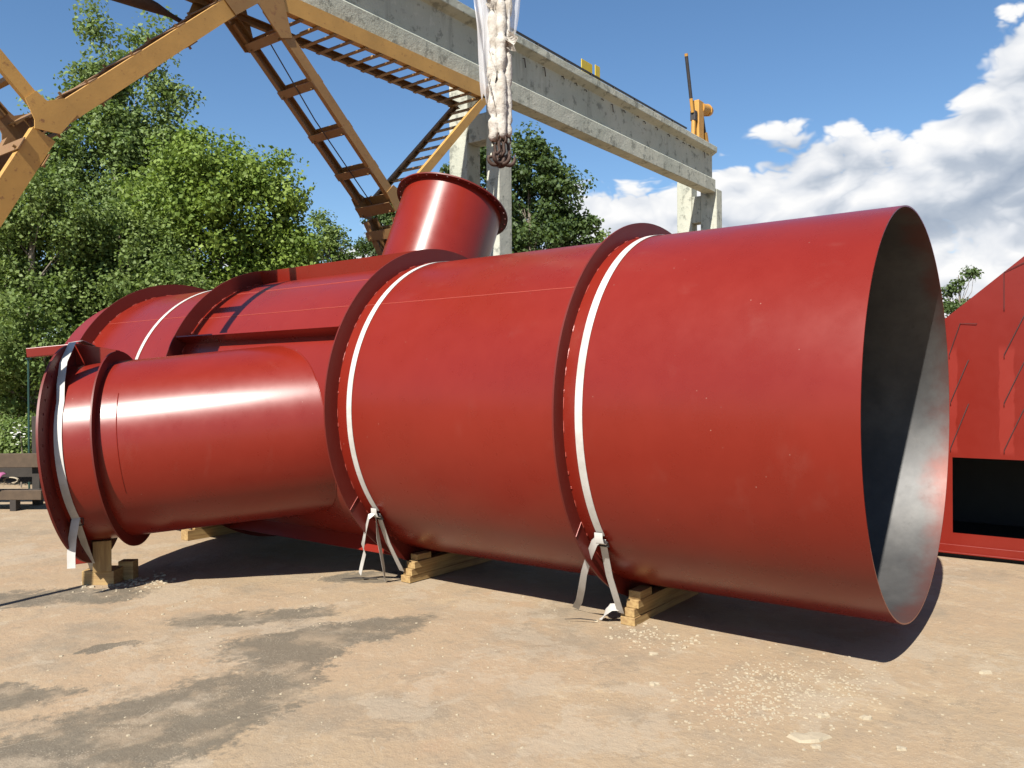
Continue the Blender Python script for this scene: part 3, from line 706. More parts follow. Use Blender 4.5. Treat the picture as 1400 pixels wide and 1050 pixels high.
while x < 14.3:                                      # rusty reinforcement ends under the slab
    L = rnd.choice((0.03, 0.04, 0.05, 0.12)); mb = MB(); z = 5.745 - rnd.uniform(0, .05)
    mb.tube([V(x, 6.175, z), V(x+0.01, 6.140, z-0.005), V(x+0.02, 6.132, z-L)], 0.007, 5); mb.build('rebar_stub', RUST, run, smooth=60); x += rnd.uniform(0.15, 0.5)

# yellow plates and end stop on the runway
yp = empty('bracket_plates', (10.2, 6.2, 5.90), 'two bright yellow steel plates standing on the runway beam', 'bracket')
mb = MB(); mb.abox(9.98, 10.27, 6.200, 6.212, 5.901, 6.17); mb.build('plate', SIGNAL, yp, bevel=0.003)
mb = MB(); mb.abox(10.29, 10.42, 6.160, 6.172, 5.901, 6.17); mb.build('plate', SIGNAL, yp, bevel=0.003)
mb = MB(); mb.abox(9.98, 10.42, 6.215, 6.25, 5.901, 5.921); mb.build('foot', SIGNAL, yp)
bf = empty('end_stop', (14.1, 6.27, 5.90), 'orange end stop with buffer on the far tip of the runway beam', 'end stop')
mb = MB(); mb.abox(13.98, 14.20, 6.20, 6.34, 5.901, 6.68); mb.build('post', BUF, bf, bevel=0.01)
mb = MB(); mb.tube([V(14.16, 6.27, 6.58), V(14.46, 6.27, 6.62)], [0.10, 0.10], 16); buf = mb.build('buffer', BUF, bf, smooth=40)
mb = MB(); mb.tube([V(14.465, 6.27, 6.62), V(14.58, 6.27, 6.63)], [0.115, 0.095], 16); mb.build('buffer_head', BUF, buf, smooth=40)
mb = MB(); mb.bar((14.21, 6.27, 6.45), (14.40, 6.27, 5.95), (0, 1, 0), 0.10, 0.05); mb.build('prop', DARKSTEEL, bf)
mb = MB(); mb.bar((14.33, 6.27, 6.16), (14.43, 6.27, 5.902), (0, 1, 0), 0.12, 0.09); mb.build('prop_foot', BUF, bf)
mb = MB(); mb.abox(13.86, 13.97, 6.22, 6.32, 6.28, 6.46); mb.build('hinge', DARKSTEEL, bf, bevel=0.01)
lv0, lv1 = V(13.86, 6.27, 6.42), V(13.60, 6.27, 7.40)
cuts = [0, 0.24, 0.955, 1.0]; lm = [BUF, DARKSTEEL, BUF]
for i in range(3):
    mb = MB(); mb.tube([lv0.lerp(lv1, cuts[i]), lv0.lerp(lv1, cuts[i+1])], 0.032 if i != 1 else 0.031, 10); mb.build('lever', lm[i], bf, smooth=50)
mb = MB(); mb.tube([V(13.90, 6.27, 6.29), V(13.88, 6.27, 5.901)], 0.04, 10); mb.build('lever_foot', BUF, bf, smooth=50)

# ------------------------------------------------------------------ yellow gantry leg frame
DN, DF = 6.000, 6.510
CP = 4.38; ZN, ZT = 3.41, 4.97; OFF = 1.70
crane = empty('gantry_crane', (CP, (DN+DF)/2, 0.0), 'rusty yellow gantry crane leg frame with ladder battens straddling the duct', 'gantry crane')
def chord(a, b_, near, wd=0.17, mat=YEL, name='chord', yb=None, fd=0.071):
    """channel between points (x, z); its web is the outer face, its two flanges turn inwards"""
    y0 = DN if near else DF; s_ = 1 if near else -1
    A = V(a[0], y0, a[1]); B = V(b_[0], y0 if yb is None else yb, b_[1]); d = (B-A).normalized(); nrm = V(-d.z, 0, d.x)
    mb = MB(); mb.bar(A + V(0, s_*0.004, 0), B + V(0, s_*0.004, 0), nrm, wd, 0.008)
    for q in (-1, 1):
        o = nrm*(q*(wd/2-0.0055)) + V(0, s_*(0.008+fd/2), 0)
        mb.bar(A + o, B + o, (0, 1, 0), fd, 0.011)
    return mb.build(name, mat, crane, bevel=0.0)
def lerp2(a, b_, t_): return (a[0]+(b_[0]-a[0])*t_, a[1]+(b_[1]-a[1])*t_)
def batten(p_, dirv, size, half=0.085):
    """flat tie plates joining near and far chord at point p_ of a member running along dirv"""
    d = V(dirv[0], 0, dirv[1]).normalized(); nrm = V(-d.z, 0, d.x)
    for q in (-1, 1):
        mb = MB(); mb.box(V(p_[0], (DN+DF)/2, p_[1]) + nrm*(q*(half+0.005)), (d, V(0, 1, 0), nrm), (size, (DF-DN)/2-0.002, 0.004)); mb.build('batten', YEL2, crane)
        for yy in (DN+0.05, DF-0.05):
            mb = MB(); mb.tube([V(p_[0], yy, p_[1]) + nrm*(q*(half+0.009)) + d*size*0.6, V(p_[0], yy, p_[1]) + nrm*(q*(half+0.032)) + d*size*0.6], 0.010, 6); mb.build('bolt', YEL2, crane)
def rung(p_, dirv, i):
    d = V(dirv[0], 0, dirv[1]).normalized(); nrm = V(-d.z, 0, d.x)
    c = V(p_[0], (DN+DF)/2, p_[1]) - nrm*0.092
    mb = MB(); mb.box(c, (d, V(0, 1, 0), nrm), (0.022, (DF-DN)/2-0.004, 0.004)); mb.box(c + d*0.019 + nrm*0.016, (d, V(0, 1, 0), nrm), (0.003, (DF-DN)/2-0.09, 0.012))
    mb.build('rung', YEL3 if i % 3 else YEL2, crane)
    return c
def gusset_plate(pts, near, mat=None):
    y0 = DN-0.012 if near else DF+0.002
    mb = MB(); mb.prism([V(x_, y0, z_) for x_, z_ in pts], V(0, 0.010, 0)); mb.build('gusset_plate', mat or (YEL if near else YEL2), crane)
T1 = (CP, ZT); NL_, NRr = (CP-OFF, ZN), (CP+OFF, ZN)
FL_, FR_ = (CP-OFF-0.5*(ZN-0.02), 0.02), (CP+OFF+0.5*(ZN-0.02), 0.02)
T2R, T2L = (7.62, ZT), (CP-(7.62-CP), ZT)
for near in (True, False):
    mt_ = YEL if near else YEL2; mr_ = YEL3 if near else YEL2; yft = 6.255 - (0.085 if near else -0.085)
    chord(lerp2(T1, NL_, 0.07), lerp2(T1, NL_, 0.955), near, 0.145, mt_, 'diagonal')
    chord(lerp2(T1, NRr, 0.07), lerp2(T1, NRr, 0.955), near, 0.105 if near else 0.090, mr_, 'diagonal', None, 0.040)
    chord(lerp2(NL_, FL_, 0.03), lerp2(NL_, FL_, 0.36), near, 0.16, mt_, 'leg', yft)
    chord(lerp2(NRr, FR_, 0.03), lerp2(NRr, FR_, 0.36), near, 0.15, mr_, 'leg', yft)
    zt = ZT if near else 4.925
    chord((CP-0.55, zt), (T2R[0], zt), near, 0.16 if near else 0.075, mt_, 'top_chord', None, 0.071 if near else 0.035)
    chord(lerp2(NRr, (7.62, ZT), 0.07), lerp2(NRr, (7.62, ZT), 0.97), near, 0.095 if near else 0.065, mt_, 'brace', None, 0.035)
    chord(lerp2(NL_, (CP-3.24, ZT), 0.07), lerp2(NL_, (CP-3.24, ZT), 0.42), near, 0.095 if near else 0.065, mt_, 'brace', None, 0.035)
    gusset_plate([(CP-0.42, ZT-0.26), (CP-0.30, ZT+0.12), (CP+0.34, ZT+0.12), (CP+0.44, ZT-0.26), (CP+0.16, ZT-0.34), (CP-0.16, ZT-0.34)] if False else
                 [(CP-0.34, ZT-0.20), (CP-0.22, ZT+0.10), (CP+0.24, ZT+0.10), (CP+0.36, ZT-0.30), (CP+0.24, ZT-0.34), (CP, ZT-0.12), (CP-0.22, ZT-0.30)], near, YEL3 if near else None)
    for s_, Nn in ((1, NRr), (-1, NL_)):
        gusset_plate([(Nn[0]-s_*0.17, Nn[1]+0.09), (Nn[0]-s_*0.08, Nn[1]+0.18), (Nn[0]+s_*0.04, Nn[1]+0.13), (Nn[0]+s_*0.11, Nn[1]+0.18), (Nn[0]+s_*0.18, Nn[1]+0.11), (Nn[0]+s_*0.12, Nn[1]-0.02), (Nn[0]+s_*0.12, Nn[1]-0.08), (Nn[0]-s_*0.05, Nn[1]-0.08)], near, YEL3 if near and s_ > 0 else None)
for Nn in (NL_, NRr):
    dv = (Nn[0]-CP, Nn[1]-ZT)
    for t_ in (0.17, 0.385, 0.60, 0.80): batten(lerp2(T1, Nn, t_), dv, 0.040, 0.0725 if Nn is NL_ else 0.052)
    batten(lerp2(T1, Nn, 0.985), dv, 0.06)
for Nn, Ff in ((NL_, FL_), (NRr, FR_)):
    dv = (Ff[0]-Nn[0], Ff[1]-Nn[1])
    batten(lerp2(Nn, Ff, 0.07), dv, 0.05)
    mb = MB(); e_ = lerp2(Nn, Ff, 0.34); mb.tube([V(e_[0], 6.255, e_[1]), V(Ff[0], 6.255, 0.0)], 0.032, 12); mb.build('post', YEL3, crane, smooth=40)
    mb = MB(); mb.abox(Ff[0]-0.14, Ff[0]+0.14, 6.255-0.12, 6.255+0.12, -0.02, 0.016); mb.build('foot_plate', YEL2, crane)
i = 0; x = 4.86
while x < 7.55:
    c = rung((x, ZT), (1, 0), i); x += 0.20; i += 1
    if i % 4 == 2:
        mb = MB(); mb.abox(c.x-0.022, c.x+0.022, DN+0.10, DN+0.26, c.z+0.006, c.z+0.014); mb.build('tread_patch', YEL, crane)
for s_ in (1, -1):
    Nn = NRr if s_ > 0 else NL_; E_ = (7.62, ZT) if s_ > 0 else (CP-3.24, ZT); dv = ((E_[0]-Nn[0]), (E_[1]-Nn[1])); Lb = math.hypot(*dv)
    for k in range(1, 11):
        t_ = 0.06 + k*0.20/Lb
        if t_ < (0.94 if s_ > 0 else 0.40): 
            p_ = lerp2(Nn, E_, t_); d = V(dv[0], 0, dv[1]).normalized(); nrm = V(-d.z, 0, d.x)
            c = V(p_[0], (DN+DF)/2, p_[1]) - nrm*0.012*s_
            mb = MB(); mb.box(c, (V(1, 0, 0), V(0, 1, 0), V(0, 0, 1)), (0.024, (DF-DN)/2-0.01, 0.003)); mb.box(c + V(0.021*s_, 0, 0.016), (V(1, 0, 0), V(0, 1, 0), V(0, 0, 1)), (0.003, (DF-DN)/2-0.01, 0.013)); mb.build('rung', YEL2, crane)
# thin cable along the right diagonal, tie rod above the left arm
mb = MB(); mb.tube([V(4.62, 6.22, 4.72), V(5.2, 6.24, 4.10), V(5.95, 6.25, 3.42)], 0.006, 6); mb.build('cable', DARKSTEEL, crane, smooth=60)
mb = MB(); mb.tube([V(2.2, 6.56, 4.62), V(3.1, 6.56, 4.72), V(3.62, 6.56, 4.755), V(3.78, 6.56, 4.75), V(3.90, 6.56, 4.735), V(4.20, 6.56, 4.68)], [0.062, 0.062, 0.062, 0.045, 0.022, 0.018], 10); mb.build('tie_rod', RUST, crane, smooth=50)

# ------------------------------------------------------------------ lifting sling
HB = V(5.61, 4.30, 3.44); SR = V(0.599, -0.80, 0); SF = V(0.80, 0.599, 0)
sl = empty('lifting_sling', HB + V(0, 0, 0.02), 'bundle of white cloth wrapped chain slings with rusty hooks hanging over the duct', 'sling')
rnd = random.Random(3)
for (ox, of, r0, zb) in ((-0.060, 0.0, 0.050, 0.20), (0.005, -0.03, 0.046, 0.22), (0.060, 0.01, 0.036, 0.24), (-0.025, 0.05, 0.045, 0.23), (0.035, 0.055, 0.040, 0.22)):
    pts = []; rs = []; z = zb; ph = rnd.uniform(0, 9)
    while z < 2.6:
        k = mnoise.noise(V(z*9, ph, 0)); k2 = mnoise.noise(V(z*3, ph, 4))
        pts.append(HB + SR*(ox + 0.012*k2) + SF*(of + 0.010*mnoise.noise(V(z*4, ph, 8))) + V(0, 0, z))
        pinch = 0.45 if abs((z*3.3+ph) % 1.0 - 0.5) < 0.06 else 0.0
        rs.append(r0*(1 + 0.50*k - pinch*0.9)); z += 0.035
    rs[0] *= 0.5
    mb = MB(); mb.tube(pts, rs, 14)
    for i_, v in enumerate(mb.v):
        q = Vector(v); n_ = mnoise.noise(q*26)*0.010 + mnoise.noise(q*60)*0.004; mb.v[i_] = tuple(q + V(n_, n_*0.7, n_*0.5))
    mb.build('wrapped_chain', COTTON, sl, smooth=80)
def film(x0, x1, zb0, zb1, zt, depth, seed, name='plastic_film'):
    mb = MB(); nu, nv = 16, 40; vs_ = []
    for j in range(nv+1):
        for i_ in range(nu+1):
            u = i_/nu; zb = zb0 + (zb1-zb0)*u + 0.10*mnoise.noise(V(u*7, seed, 0)); z = zb + (zt-zb)*j/nv
            x = x0 + (x1-x0)*u; spread = 0.55 + 0.45*math.sin(min(1, j/nv*1.5)*math.pi*0.5 + 0.3)
            x = x*spread + 0.03*mnoise.noise(V(z*2.2, seed, u*3)); f = depth + 0.06*math.sin(u*13 + z*2.5 + seed) + 0.05*mnoise.noise(V(x*9, z*3, seed))
            vs_.append(HB + SR*x + SF*f + V(0, 0, z))
    fs = [(j*(nu+1)+i_, j*(nu+1)+i_+1, (j+1)*(nu+1)+i_+1, (j+1)*(nu+1)+i_) for j in range(nv) for i_ in range(nu)]
    mb.add(vs_, fs); return mb.build(name, FILM, sl, smooth=80)
film(-0.23, -0.02, 0.58, 0.46, 2.5, 0.03, 1.0)
film(-0.20, 0.0, 0.75, 0.62, 2.5, 0.09, 6.2)
film(0.02, 0.20, 0.95, 1.12, 2.5, 0.04, 3.3)
# torn cloth bits
for (x0, x1, z0_, z1_) in ((-0.105, -0.055, 0.52, 0.95), (0.05, 0.13, 0.98, 1.12), (-0.13, -0.06, 1.35, 1.55)):
    mb = MB(); vs_ = []
    for j in range(9):
        for i_ in range(5):
            u = i_/4; v = j/8; vs_.append(HB + SR*(x0+(x1-x0)*u + 0.02*math.sin(v*9+u*3)) + SF*(-0.06 + 0.03*math.sin(v*11+u*5)) + V(0, 0, z0_+(z1_-z0_)*v - 0.05*(u if j == 0 else 0)))
    mb.add(vs_, [(j*5+i_, j*5+i_+1, (j+1)*5+i_+1, (j+1)*5+i_) for j in range(8) for i_ in range(4)]); mb.build('torn_wrap', COTTON, sl, smooth=80)
for (ox, of, ang, s_) in ((-0.055, 0.0, 0.2, 1.1), (-0.02, -0.05, 0.8, 1.2), (0.02, -0.03, -0.5, 1.12), (0.06, 0.02, 0.4, 1.15), (0.0, 0.05, 2.6, 1.1)):
    c = HB + SR*ox + SF*of; hx = SR*math.cos(ang) + SF*math.sin(ang); pts = []
    eye = [(0.02*math.cos(q), 0.185+0.028*math.sin(q)) for q in np.linspace(-math.pi/2, 1.5*math.pi, 13)]
    mb = MB(); mb.tube([c + hx*a*s_ + V(0, 0, b_*s_) for a, b_ in eye], 0.009, 7)
    jj = [(0.0, 0.16), (0.002, 0.12), (0.008, 0.09), (-0.018, 0.062)] + [(0.052*math.cos(q), 0.05+0.052*math.sin(q)) for q in np.linspace(math.pi*0.95, 2.15*math.pi, 11)] + [(0.060, 0.092)]
    mb.tube([c + hx*a*s_ + V(0, 0, b_*s_) for a, b_ in jj], [0.014]*4 + [0.017]*9 + [0.013, 0.006, 0.004], 8)
    mb.build('hook', RUST, sl, smooth=60)

# ------------------------------------------------------------------ trees
def leaf_cloud(rs, centers, radii, per, size, flat=0.0, droop=0.0):
    """leaf quads scattered in clumps; returns vertex array, count, tint"""
    n = len(centers)*per
    c = np.repeat(centers, per, axis=0); rr = np.repeat(radii, per)
    d = rs.normal(size=(n, 3)); d /= np.linalg.norm(d, axis=1)[:, None]
    rad = rr*(rs.random(n)**0.45)
    pos = c + d*rad[:, None]*np.array([1, 1, 0.8])
    nor = d*0.7 + rs.normal(size=(n, 3))*0.75 + np.array([0, 0, 0.55]); nor /= np.linalg.norm(nor, axis=1)[:, None]
    ref = rs.normal(size=(n, 3)); u = np.cross(nor, ref); u /= np.linalg.norm(u, axis=1)[:, None]; v = np.cross(nor, u)
    s = size*(0.65 + 0.7*rs.random(n)); a = s[:, None]*0.5; b_ = a*0.72
    q = np.stack([pos - u*a, pos + v*b_ + nor*a*0.18, pos + u*a, pos - v*b_ + nor*a*0.18], axis=1).reshape(-1, 3)
    clump_t = np.repeat(rs.random(len(centers)), per)
    tint = np.clip(0.55*clump_t + 0.45*rs.random(n), 0, 1)
    return q, n, tint
def quads_object(name, q, n, tint, mat, parent):
    me = bpy.data.meshes.new(name)
    me.vertices.add(n*4); me.vertices.foreach_set('co', q.astype(np.float32).ravel())
    me.loops.add(n*4); me.loops.foreach_set('vertex_index', np.arange(n*4, dtype=np.int32))
    me.polygons.add(n); me.polygons.foreach_set('loop_start', np.arange(0, n*4, 4, dtype=np.int32))
    me.update(calc_edges=True); me.validate()
    at = me.attributes.new('tint', 'FLOAT', 'FACE'); at.data.foreach_set('value', tint.astype(np.float32))
    me.materials.append(mat)
    o = bpy.data.objects.new(name, me); link(o); o.parent = parent; o.location = -parent.location
    o['kind'] = 'stuff'
    return o
def view_xy(px, F):
    """yard position lying F metres ahead of the viewpoint on a bearing (tangent px)"""
    f = V(math.cos(YAW), math.sin(YAW), 0); r_ = V(math.sin(YAW), -math.cos(YAW), 0)
    return f*F + r_*(F*px)
def tree(base, height, lobes, nclump, per, size, leaf, bark, label, seed, group='trees behind the yard', crad=(0.35, 0.7), trunk_r=0.13, name='tree', cat='tree', shell=0.5):
    """lobes: (dx, dy, z, rx, ry, rz) ellipsoids about the base that make up the crown"""
    rs = np.random.RandomState(seed); rnd = random.Random(seed)
    root = empty(name, base, label, cat, group); B = np.array([base[0], base[1], base[2]])
    vol = np.array([l[3]*l[4]*l[5] for l in lobes]); vol = vol**0.8; vol /= vol.sum()
    idx = rs.choice(len(lobes), nclump, p=vol); lb = np.array(lobes)[idx]
    d = rs.normal(size=(nclump, 3)); d /= np.linalg.norm(d, axis=1)[:, None]
    k = rs.random(nclump)**shell
    cen = B + lb[:, :3] + d*k[:, None]*lb[:, 3:6]
    cen[:, 2] = np.maximum(cen[:, 2], 0.25)
    rad = crad[0] + (crad[1]-crad[0])*rs.random(nclump)
    q, n, tint = leaf_cloud(rs, cen, rad, int(per*1.9), size*0.70)
    # trunk with limbs that reach into the clumps
    mb = MB(); pts = []; rr = []; topz_ = height*0.93
    for i_ in range(13):
        t_ = i_/12; pts.append(V(*base) + V(0.18*mnoise.noise(V(t_*2.3, seed, 0))*height*0.12, 0.18*mnoise.noise(V(t_*2.3, seed, 7))*height*0.12, topz_*t_ - 0.05)); rr.append(trunk_r*(1-t_)**0.8 + 0.012)
    mb.tube(pts, rr, 10)
    for j in rs.choice(nclump, min(nclump, 46), replace=False):
        c = Vector(cen[j]); t_ = min(0.96, max(0.12, (c.z - base[2])/topz_*0.82 - 0.04)); i_ = t_*12; a = pts[int(i_)].lerp(pts[min(12, int(i_)+1)], i_-int(i_))
        mid = a.lerp(c, 0.5) + V(rnd.uniform(-.15, .15), rnd.uniform(-.15, .15), 0.12*(c-a).length*rnd.random()); r0 = max(0.014, trunk_r*(1-t_)*0.42)
        mb.tube([a, mid, c], [r0, r0*0.6, 0.006], 6)
    mb.build('trunk', bark, root, smooth=60)
    quads_object('crown', q, n, tint, leaf, root)
    return root
PXF = 1124.15
def B_(px, F): v = view_xy((px-700)/PXF, F); return (v.x, v.y, 0.0)
def zat(py, F): return CAM_H + (522-py)/PXF*F
# tall aspen with upswept boughs
F = 21.0; s1 = F/PXF; rs0 = random.Random(21)
lob = []
for (px, py, rx, ry) in ((152, 48, 14, 40), (205, 60, 24, 42), (168, 110, 42, 40), (215, 125, 30, 45), (125, 130, 30, 34), (105, 180, 36, 40), (160, 190, 55, 55), (215, 210, 34, 60), (90, 250, 55, 50), (170, 280, 70, 60), (150, 350, 80, 70), (225, 300, 50, 60)):
    off = rh*((px-158)*s1); lob.append((off.x + fh.x*rs0.uniform(-.5, .5), off.y + fh.y*rs0.uniform(-.5, .5), zat(py, F), rx*s1, rx*s1, ry*s1))
tree(B_(158, F), zat(8, F), lob, 520, 62, 0.155, LEAF_A, BARKL, 'tall pale-trunked aspen rising above the yellow crane arm', 21, trunk_r=0.17, crad=(0.28, 0.62))
# round broadleaf
def lobes_px(px0, F, L, seed):
    s_ = F/PXF; rq = random.Random(seed); out = []
    for (px, py, rx, ry) in L:
        off = rh*((px-px0)*s_); dd = rq.uniform(-.6, .6)*rx*s_
        out.append((off.x + fh.x*dd, off.y + fh.y*dd, zat(py, F), rx*s_, rx*s_, ry*s_))
    return out
F = 17.0
tree(B_(305, F), zat(190, F), lobes_px(305, F, ((262, 220, 42, 40), (320, 230, 60, 48), (375, 245, 45, 45), (235, 275, 55, 50), (300, 300, 70, 60), (385, 300, 48, 55), (340, 350, 80, 50), (220, 350, 60, 60), (405, 345, 36, 36), (280, 420, 80, 60), (370, 400, 70, 50), (250, 480, 60, 60)), 4),
     470, 66, 0.125, LEAF_B, BARK, 'round bright green tree between the aspen and the crane frame', 4, crad=(0.25, 0.55))
# dense growth on the left
F = 15.0
tree(B_(45, F), zat(225, F), lobes_px(45, F, ((40, 280, 70, 50), (90, 300, 55, 60), (0, 300, 60, 60), (60, 380, 80, 70), (-20, 390, 70, 70), (110, 390, 60, 60), (40, 470, 80, 70), (110, 480, 60, 70), (-40, 480, 60, 80), (30, 545, 75, 50)), 5),
     460, 64, 0.105, LEAF_S, BARK, 'dense bushy tree at the left edge behind the branch flange', 5, crad=(0.22, 0.50))
F = 15.8
tree(B_(165, F), zat(265, F), lobes_px(165, F, ((150, 310, 60, 45), (200, 330, 55, 50), (130, 370, 60, 60), (190, 400, 60, 60), (240, 410, 55, 55), (150, 450, 60, 60), (215, 480, 60, 60), (290, 470, 55, 60), (170, 540, 70, 50)), 6),
     360, 62, 0.108, LEAF_S, BARK, 'leafy tree directly behind the far end of the duct', 6, crad=(0.22, 0.50))
F = 19.0
tree(B_(-60, F), zat(170, F), lobes_px(-60, F, ((-60, 260, 80, 60), (-20, 320, 70, 60), (-110, 350, 80, 80), (-40, 430, 90, 80), (-100, 500, 80, 80)), 8),
     240, 60, 0.125, LEAF_B, BARK, 'broad tree cut by the left edge behind the bushy one', 8)
# thin tree left of the nozzle and the one showing between leg and nozzle
F = 26.0
tree(B_(448, F), zat(283, F), lobes_px(448, F, ((440, 305, 16, 22), (455, 325, 22, 18), (432, 345, 30, 16), (470, 352, 20, 12), (450, 385, 40, 25)), 9),
     110, 34, 0.14, LEAF_S, BARK, 'thin light tree left of the nozzle, between the round tree and the yellow leg', 9, crad=(0.2, 0.42), trunk_r=0.07)
F = 24.0
tree(B_(530, F), zat(262, F), lobes_px(530, F, ((525, 300, 22, 22), (545, 285, 20, 20), (520, 335, 26, 24), (560, 330, 30, 30), (540, 375, 50, 30)), 10),
     150, 50, 0.14, LEAF_D, BARK, 'small green tree peeking between the yellow leg and the nozzle', 10, crad=(0.22, 0.48), trunk_r=0.08)
# dark tree behind the runway column
F = 21.0
tree(B_(725, F), zat(168, F), lobes_px(725, F, ((730, 200, 22, 26), (755, 205, 14, 16), (700, 215, 36, 36), (752, 225, 22, 20), (660, 210, 28, 34), (740, 260, 46, 34), (780, 268, 22, 22), (690, 280, 50, 40), (770, 300, 40, 30), (800, 305, 22, 18), (730, 330, 70, 36), (805, 335, 20, 14), (640, 270, 34, 50), (740, 390, 80, 40)), 12),
     300, 62, 0.150, LEAF_D, BARK, 'dark leafy tree behind the runway column and hooks', 12, crad=(0.18, 0.48), shell=0.38)
F = 30.0
tree(B_(1312, F), zat(362, F), lobes_px(1312, F, ((1328, 378, 9, 13), (1310, 392, 15, 14), (1300, 400, 12, 10), (1318, 420, 26, 16), (1340, 392, 5, 6), (1305, 440, 40, 20)), 13),
     62, 30, 0.17, LEAF_D, BARK, 'small distant tree between duct mouth and red hopper', 13, crad=(0.16, 0.36), trunk_r=0.08)
F = 33.0
tree(B_(822, F), zat(305, F), lobes_px(822, F, ((822, 322, 12, 8), (810, 335, 20, 12), (830, 350, 30, 20)), 14),
     40, 34, 0.17, LEAF_S, BARK, 'low light green treetop just left of the tall ring on the duct', 14, crad=(0.2, 0.4), trunk_r=0.06)
# low scrub at the foot of the trees
for k, (px, F, wd, top) in enumerate(((10, 13.2, 60, 560), (85, 13.6, 55, 565))):
    tree(B_(px, F), 0.9, lobes_px(px, F, ((px-25, top+30, 40, 28), (px+25, top+35, 40, 26), (px, top+50, 55, 24)), 50+k), 110, 46, 0.085, LEAF_S, BARK,
         ['low shrub behind the wooden rack at the left edge', 'low shrub half hidden by the branch flange'][k], 50+k, group='shrubs at the foot of the trees', crad=(0.15, 0.30), trunk_r=0.03, name='shrub', cat='shrub')
# far-off wood round the yard, low on the horizon
rs = np.random.RandomState(77); cen = []
for k in range(1500):
    a = rs.uniform(-1.2, 2.6); d_ = rs.uniform(75, 100); top = 4.6 + 1.6*mnoise.noise(V(a*9, 0, 0)) + 0.8*mnoise.noise(V(a*40, 3, 0))
    cen.append((d_*math.cos(a), d_*math.sin(a), max(0.4, top*rs.random()**0.7)))
q, n, tint = leaf_cloud(rs, np.array(cen), np.full(1500, 1.5), 26, 0.75)
wr_ = empty('distant_wood', (60.0, 45.0, 0.0), 'low far-off belt of wood along the horizon', 'wood'); wr_['kind'] = 'stuff'
quads_object('foliage', q, n, tint, LEAF_S, wr_)
# white blossom by the rack
fl = empty('flowering_plant', B_(28, 12.6), 'plant with small white blossoms above the rack', 'plant')
mb = MB(); bb = Vector(B_(28, 12.6)); mb.tube([bb, bb + V(0.03, 0.02, 0.5), bb + V(0.0, 0.05, 0.95)], [0.012, 0.009, 0.004], 6); mb.build('stem', BARK, fl)
WHITE = plain('white_petal', (0.75, 0.74, 0.68), 0.7)
rnd = random.Random(9)
mb = MB()
for k in range(34):
    c = bb + V(rnd.gauss(0, .09), rnd.gauss(0, .09), 0.88 + rnd.gauss(0, .09)); a = rnd.random()*3; s_ = rnd.uniform(.014, .028)
    u = V(math.cos(a), math.sin(a), .3).normalized(); v = u.cross(V(.2, .1, 1)).normalized(); mb.add([c-u*s_, c-v*s_, c+u*s_, c+v*s_], [(0, 1, 2, 3)])
bl_ = mb.build('blossom', WHITE, fl); bl_['kind'] = 'stuff'

# ------------------------------------------------------------------ wooden rack at the left edge
Bx = V(0.596, -0.803, 0)                             # the rack runs across the view
rk = empty('wooden_rack', (4.6, 11.5, 0), 'dark wooden rack with two long rails at the left edge', 'rack')
rc = Vector(B_(20, 10.75)); run_d = rh
def rbar(a, b_, z0, z1, th, mat, name, off=0.0):
    A = rc + run_d*a + fh*off; Bb = rc + run_d*b_ + fh*off
    mb = MB(); mb.box((A+Bb)/2 + V(0, 0, (z0+z1)/2), (run_d, fh, zz), ((b_-a)/2, th/2, (z1-z0)/2)); mb.build(name, mat, rk, bevel=0.006)
rbar(-2.4, 0.42, 0.50, 0.68, 0.07, OLDWOOD, 'rail', -0.05)
rbar(-2.4, 0.60, 0.13, 0.25, 0.08, OLDWOOD, 'rail', -0.42)
rbar(-2.3, 0.42, 0.27, 0.48, 0.04, DARKWOOD, 'back_board', 0.30)
for a, zt in ((0.27, 1.16), (-1.1, 0.9), (-2.2, 0.9)): rbar(a-0.05, a+0.05, -0.02, zt, 0.09, DARKWOOD, 'post', 0.04)
for a in (0.25, -1.1, -2.2): rbar(a-0.04, a+0.04, -0.02, 0.128, 0.10, DARKWOOD, 'foot', -0.42)
rbar(-2.3, 0.40, 0.195, 0.225, 0.30, DARKWOOD, 'shelf', -0.22)
# pink cloth over a bundle on the shelf
ck = MB(); nu, nv = 18, 14; vs_ = []
for j in range(nv+1):
    for i_ in range(nu+1):
        u = i_/nu; v = j/nv; x = -0.22 + 0.30*u + 0.006*math.sin(v*8)
        z = 0.46 - 0.17*max(0, (v-0.3)/0.7) - 0.008*math.sin(u*21) - 0.03*abs(u-.5); f = -0.30 - 0.19*min(1, v*1.6) + 0.012*math.sin(u*17+v*4)
        vs_.append(rc + run_d*x + fh*f + V(0, 0, z))
ck.add(vs_, [(j*(nu+1)+i_, j*(nu+1)+i_+1, (j+1)*(nu+1)+i_+1, (j+1)*(nu+1)+i_) for j in range(nv) for i_ in range(nu)])
co = ck.build('cloth', PINK, smooth=80); sol = co.modifiers.new('thick', 'SOLIDIFY'); sol.thickness = 0.008
tag(co, 'crumpled pink cloth lying on the wooden rack', 'cloth')
for k in range(3):                                   # coil of pale rope beside it
    pass
rp = MB(); c0 = rc + run_d*0.12 + fh*(-0.30) + V(0, 0, 0.36)
rp.tube([c0 + run_d*(0.09*math.cos(a*1.0)*(1+0.05*math.sin(a*3))) + V(0, 0, 0.035*math.sin(a)) + fh*(0.01*a/6) for a in np.linspace(0, 6*math.pi, 60)], 0.008, 6)
ro = rp.build('rope_coil', FLAKE, smooth=60); tag(ro, 'small pale rope coil hanging on the wooden rack', 'rope')
gp = MB(); q = Vector(B_(39, 12.2)); gp.tube([q, q + V(0, 0, 1.95)], 0.015, 8); gp.abox(q.x-.03, q.x+.03, q.y-.03, q.y+.03, 1.95, 1.97)
tag(gp.build('fence_post', GREENP, smooth=40), 'thin dark green metal fence post in front of the trees', 'post')

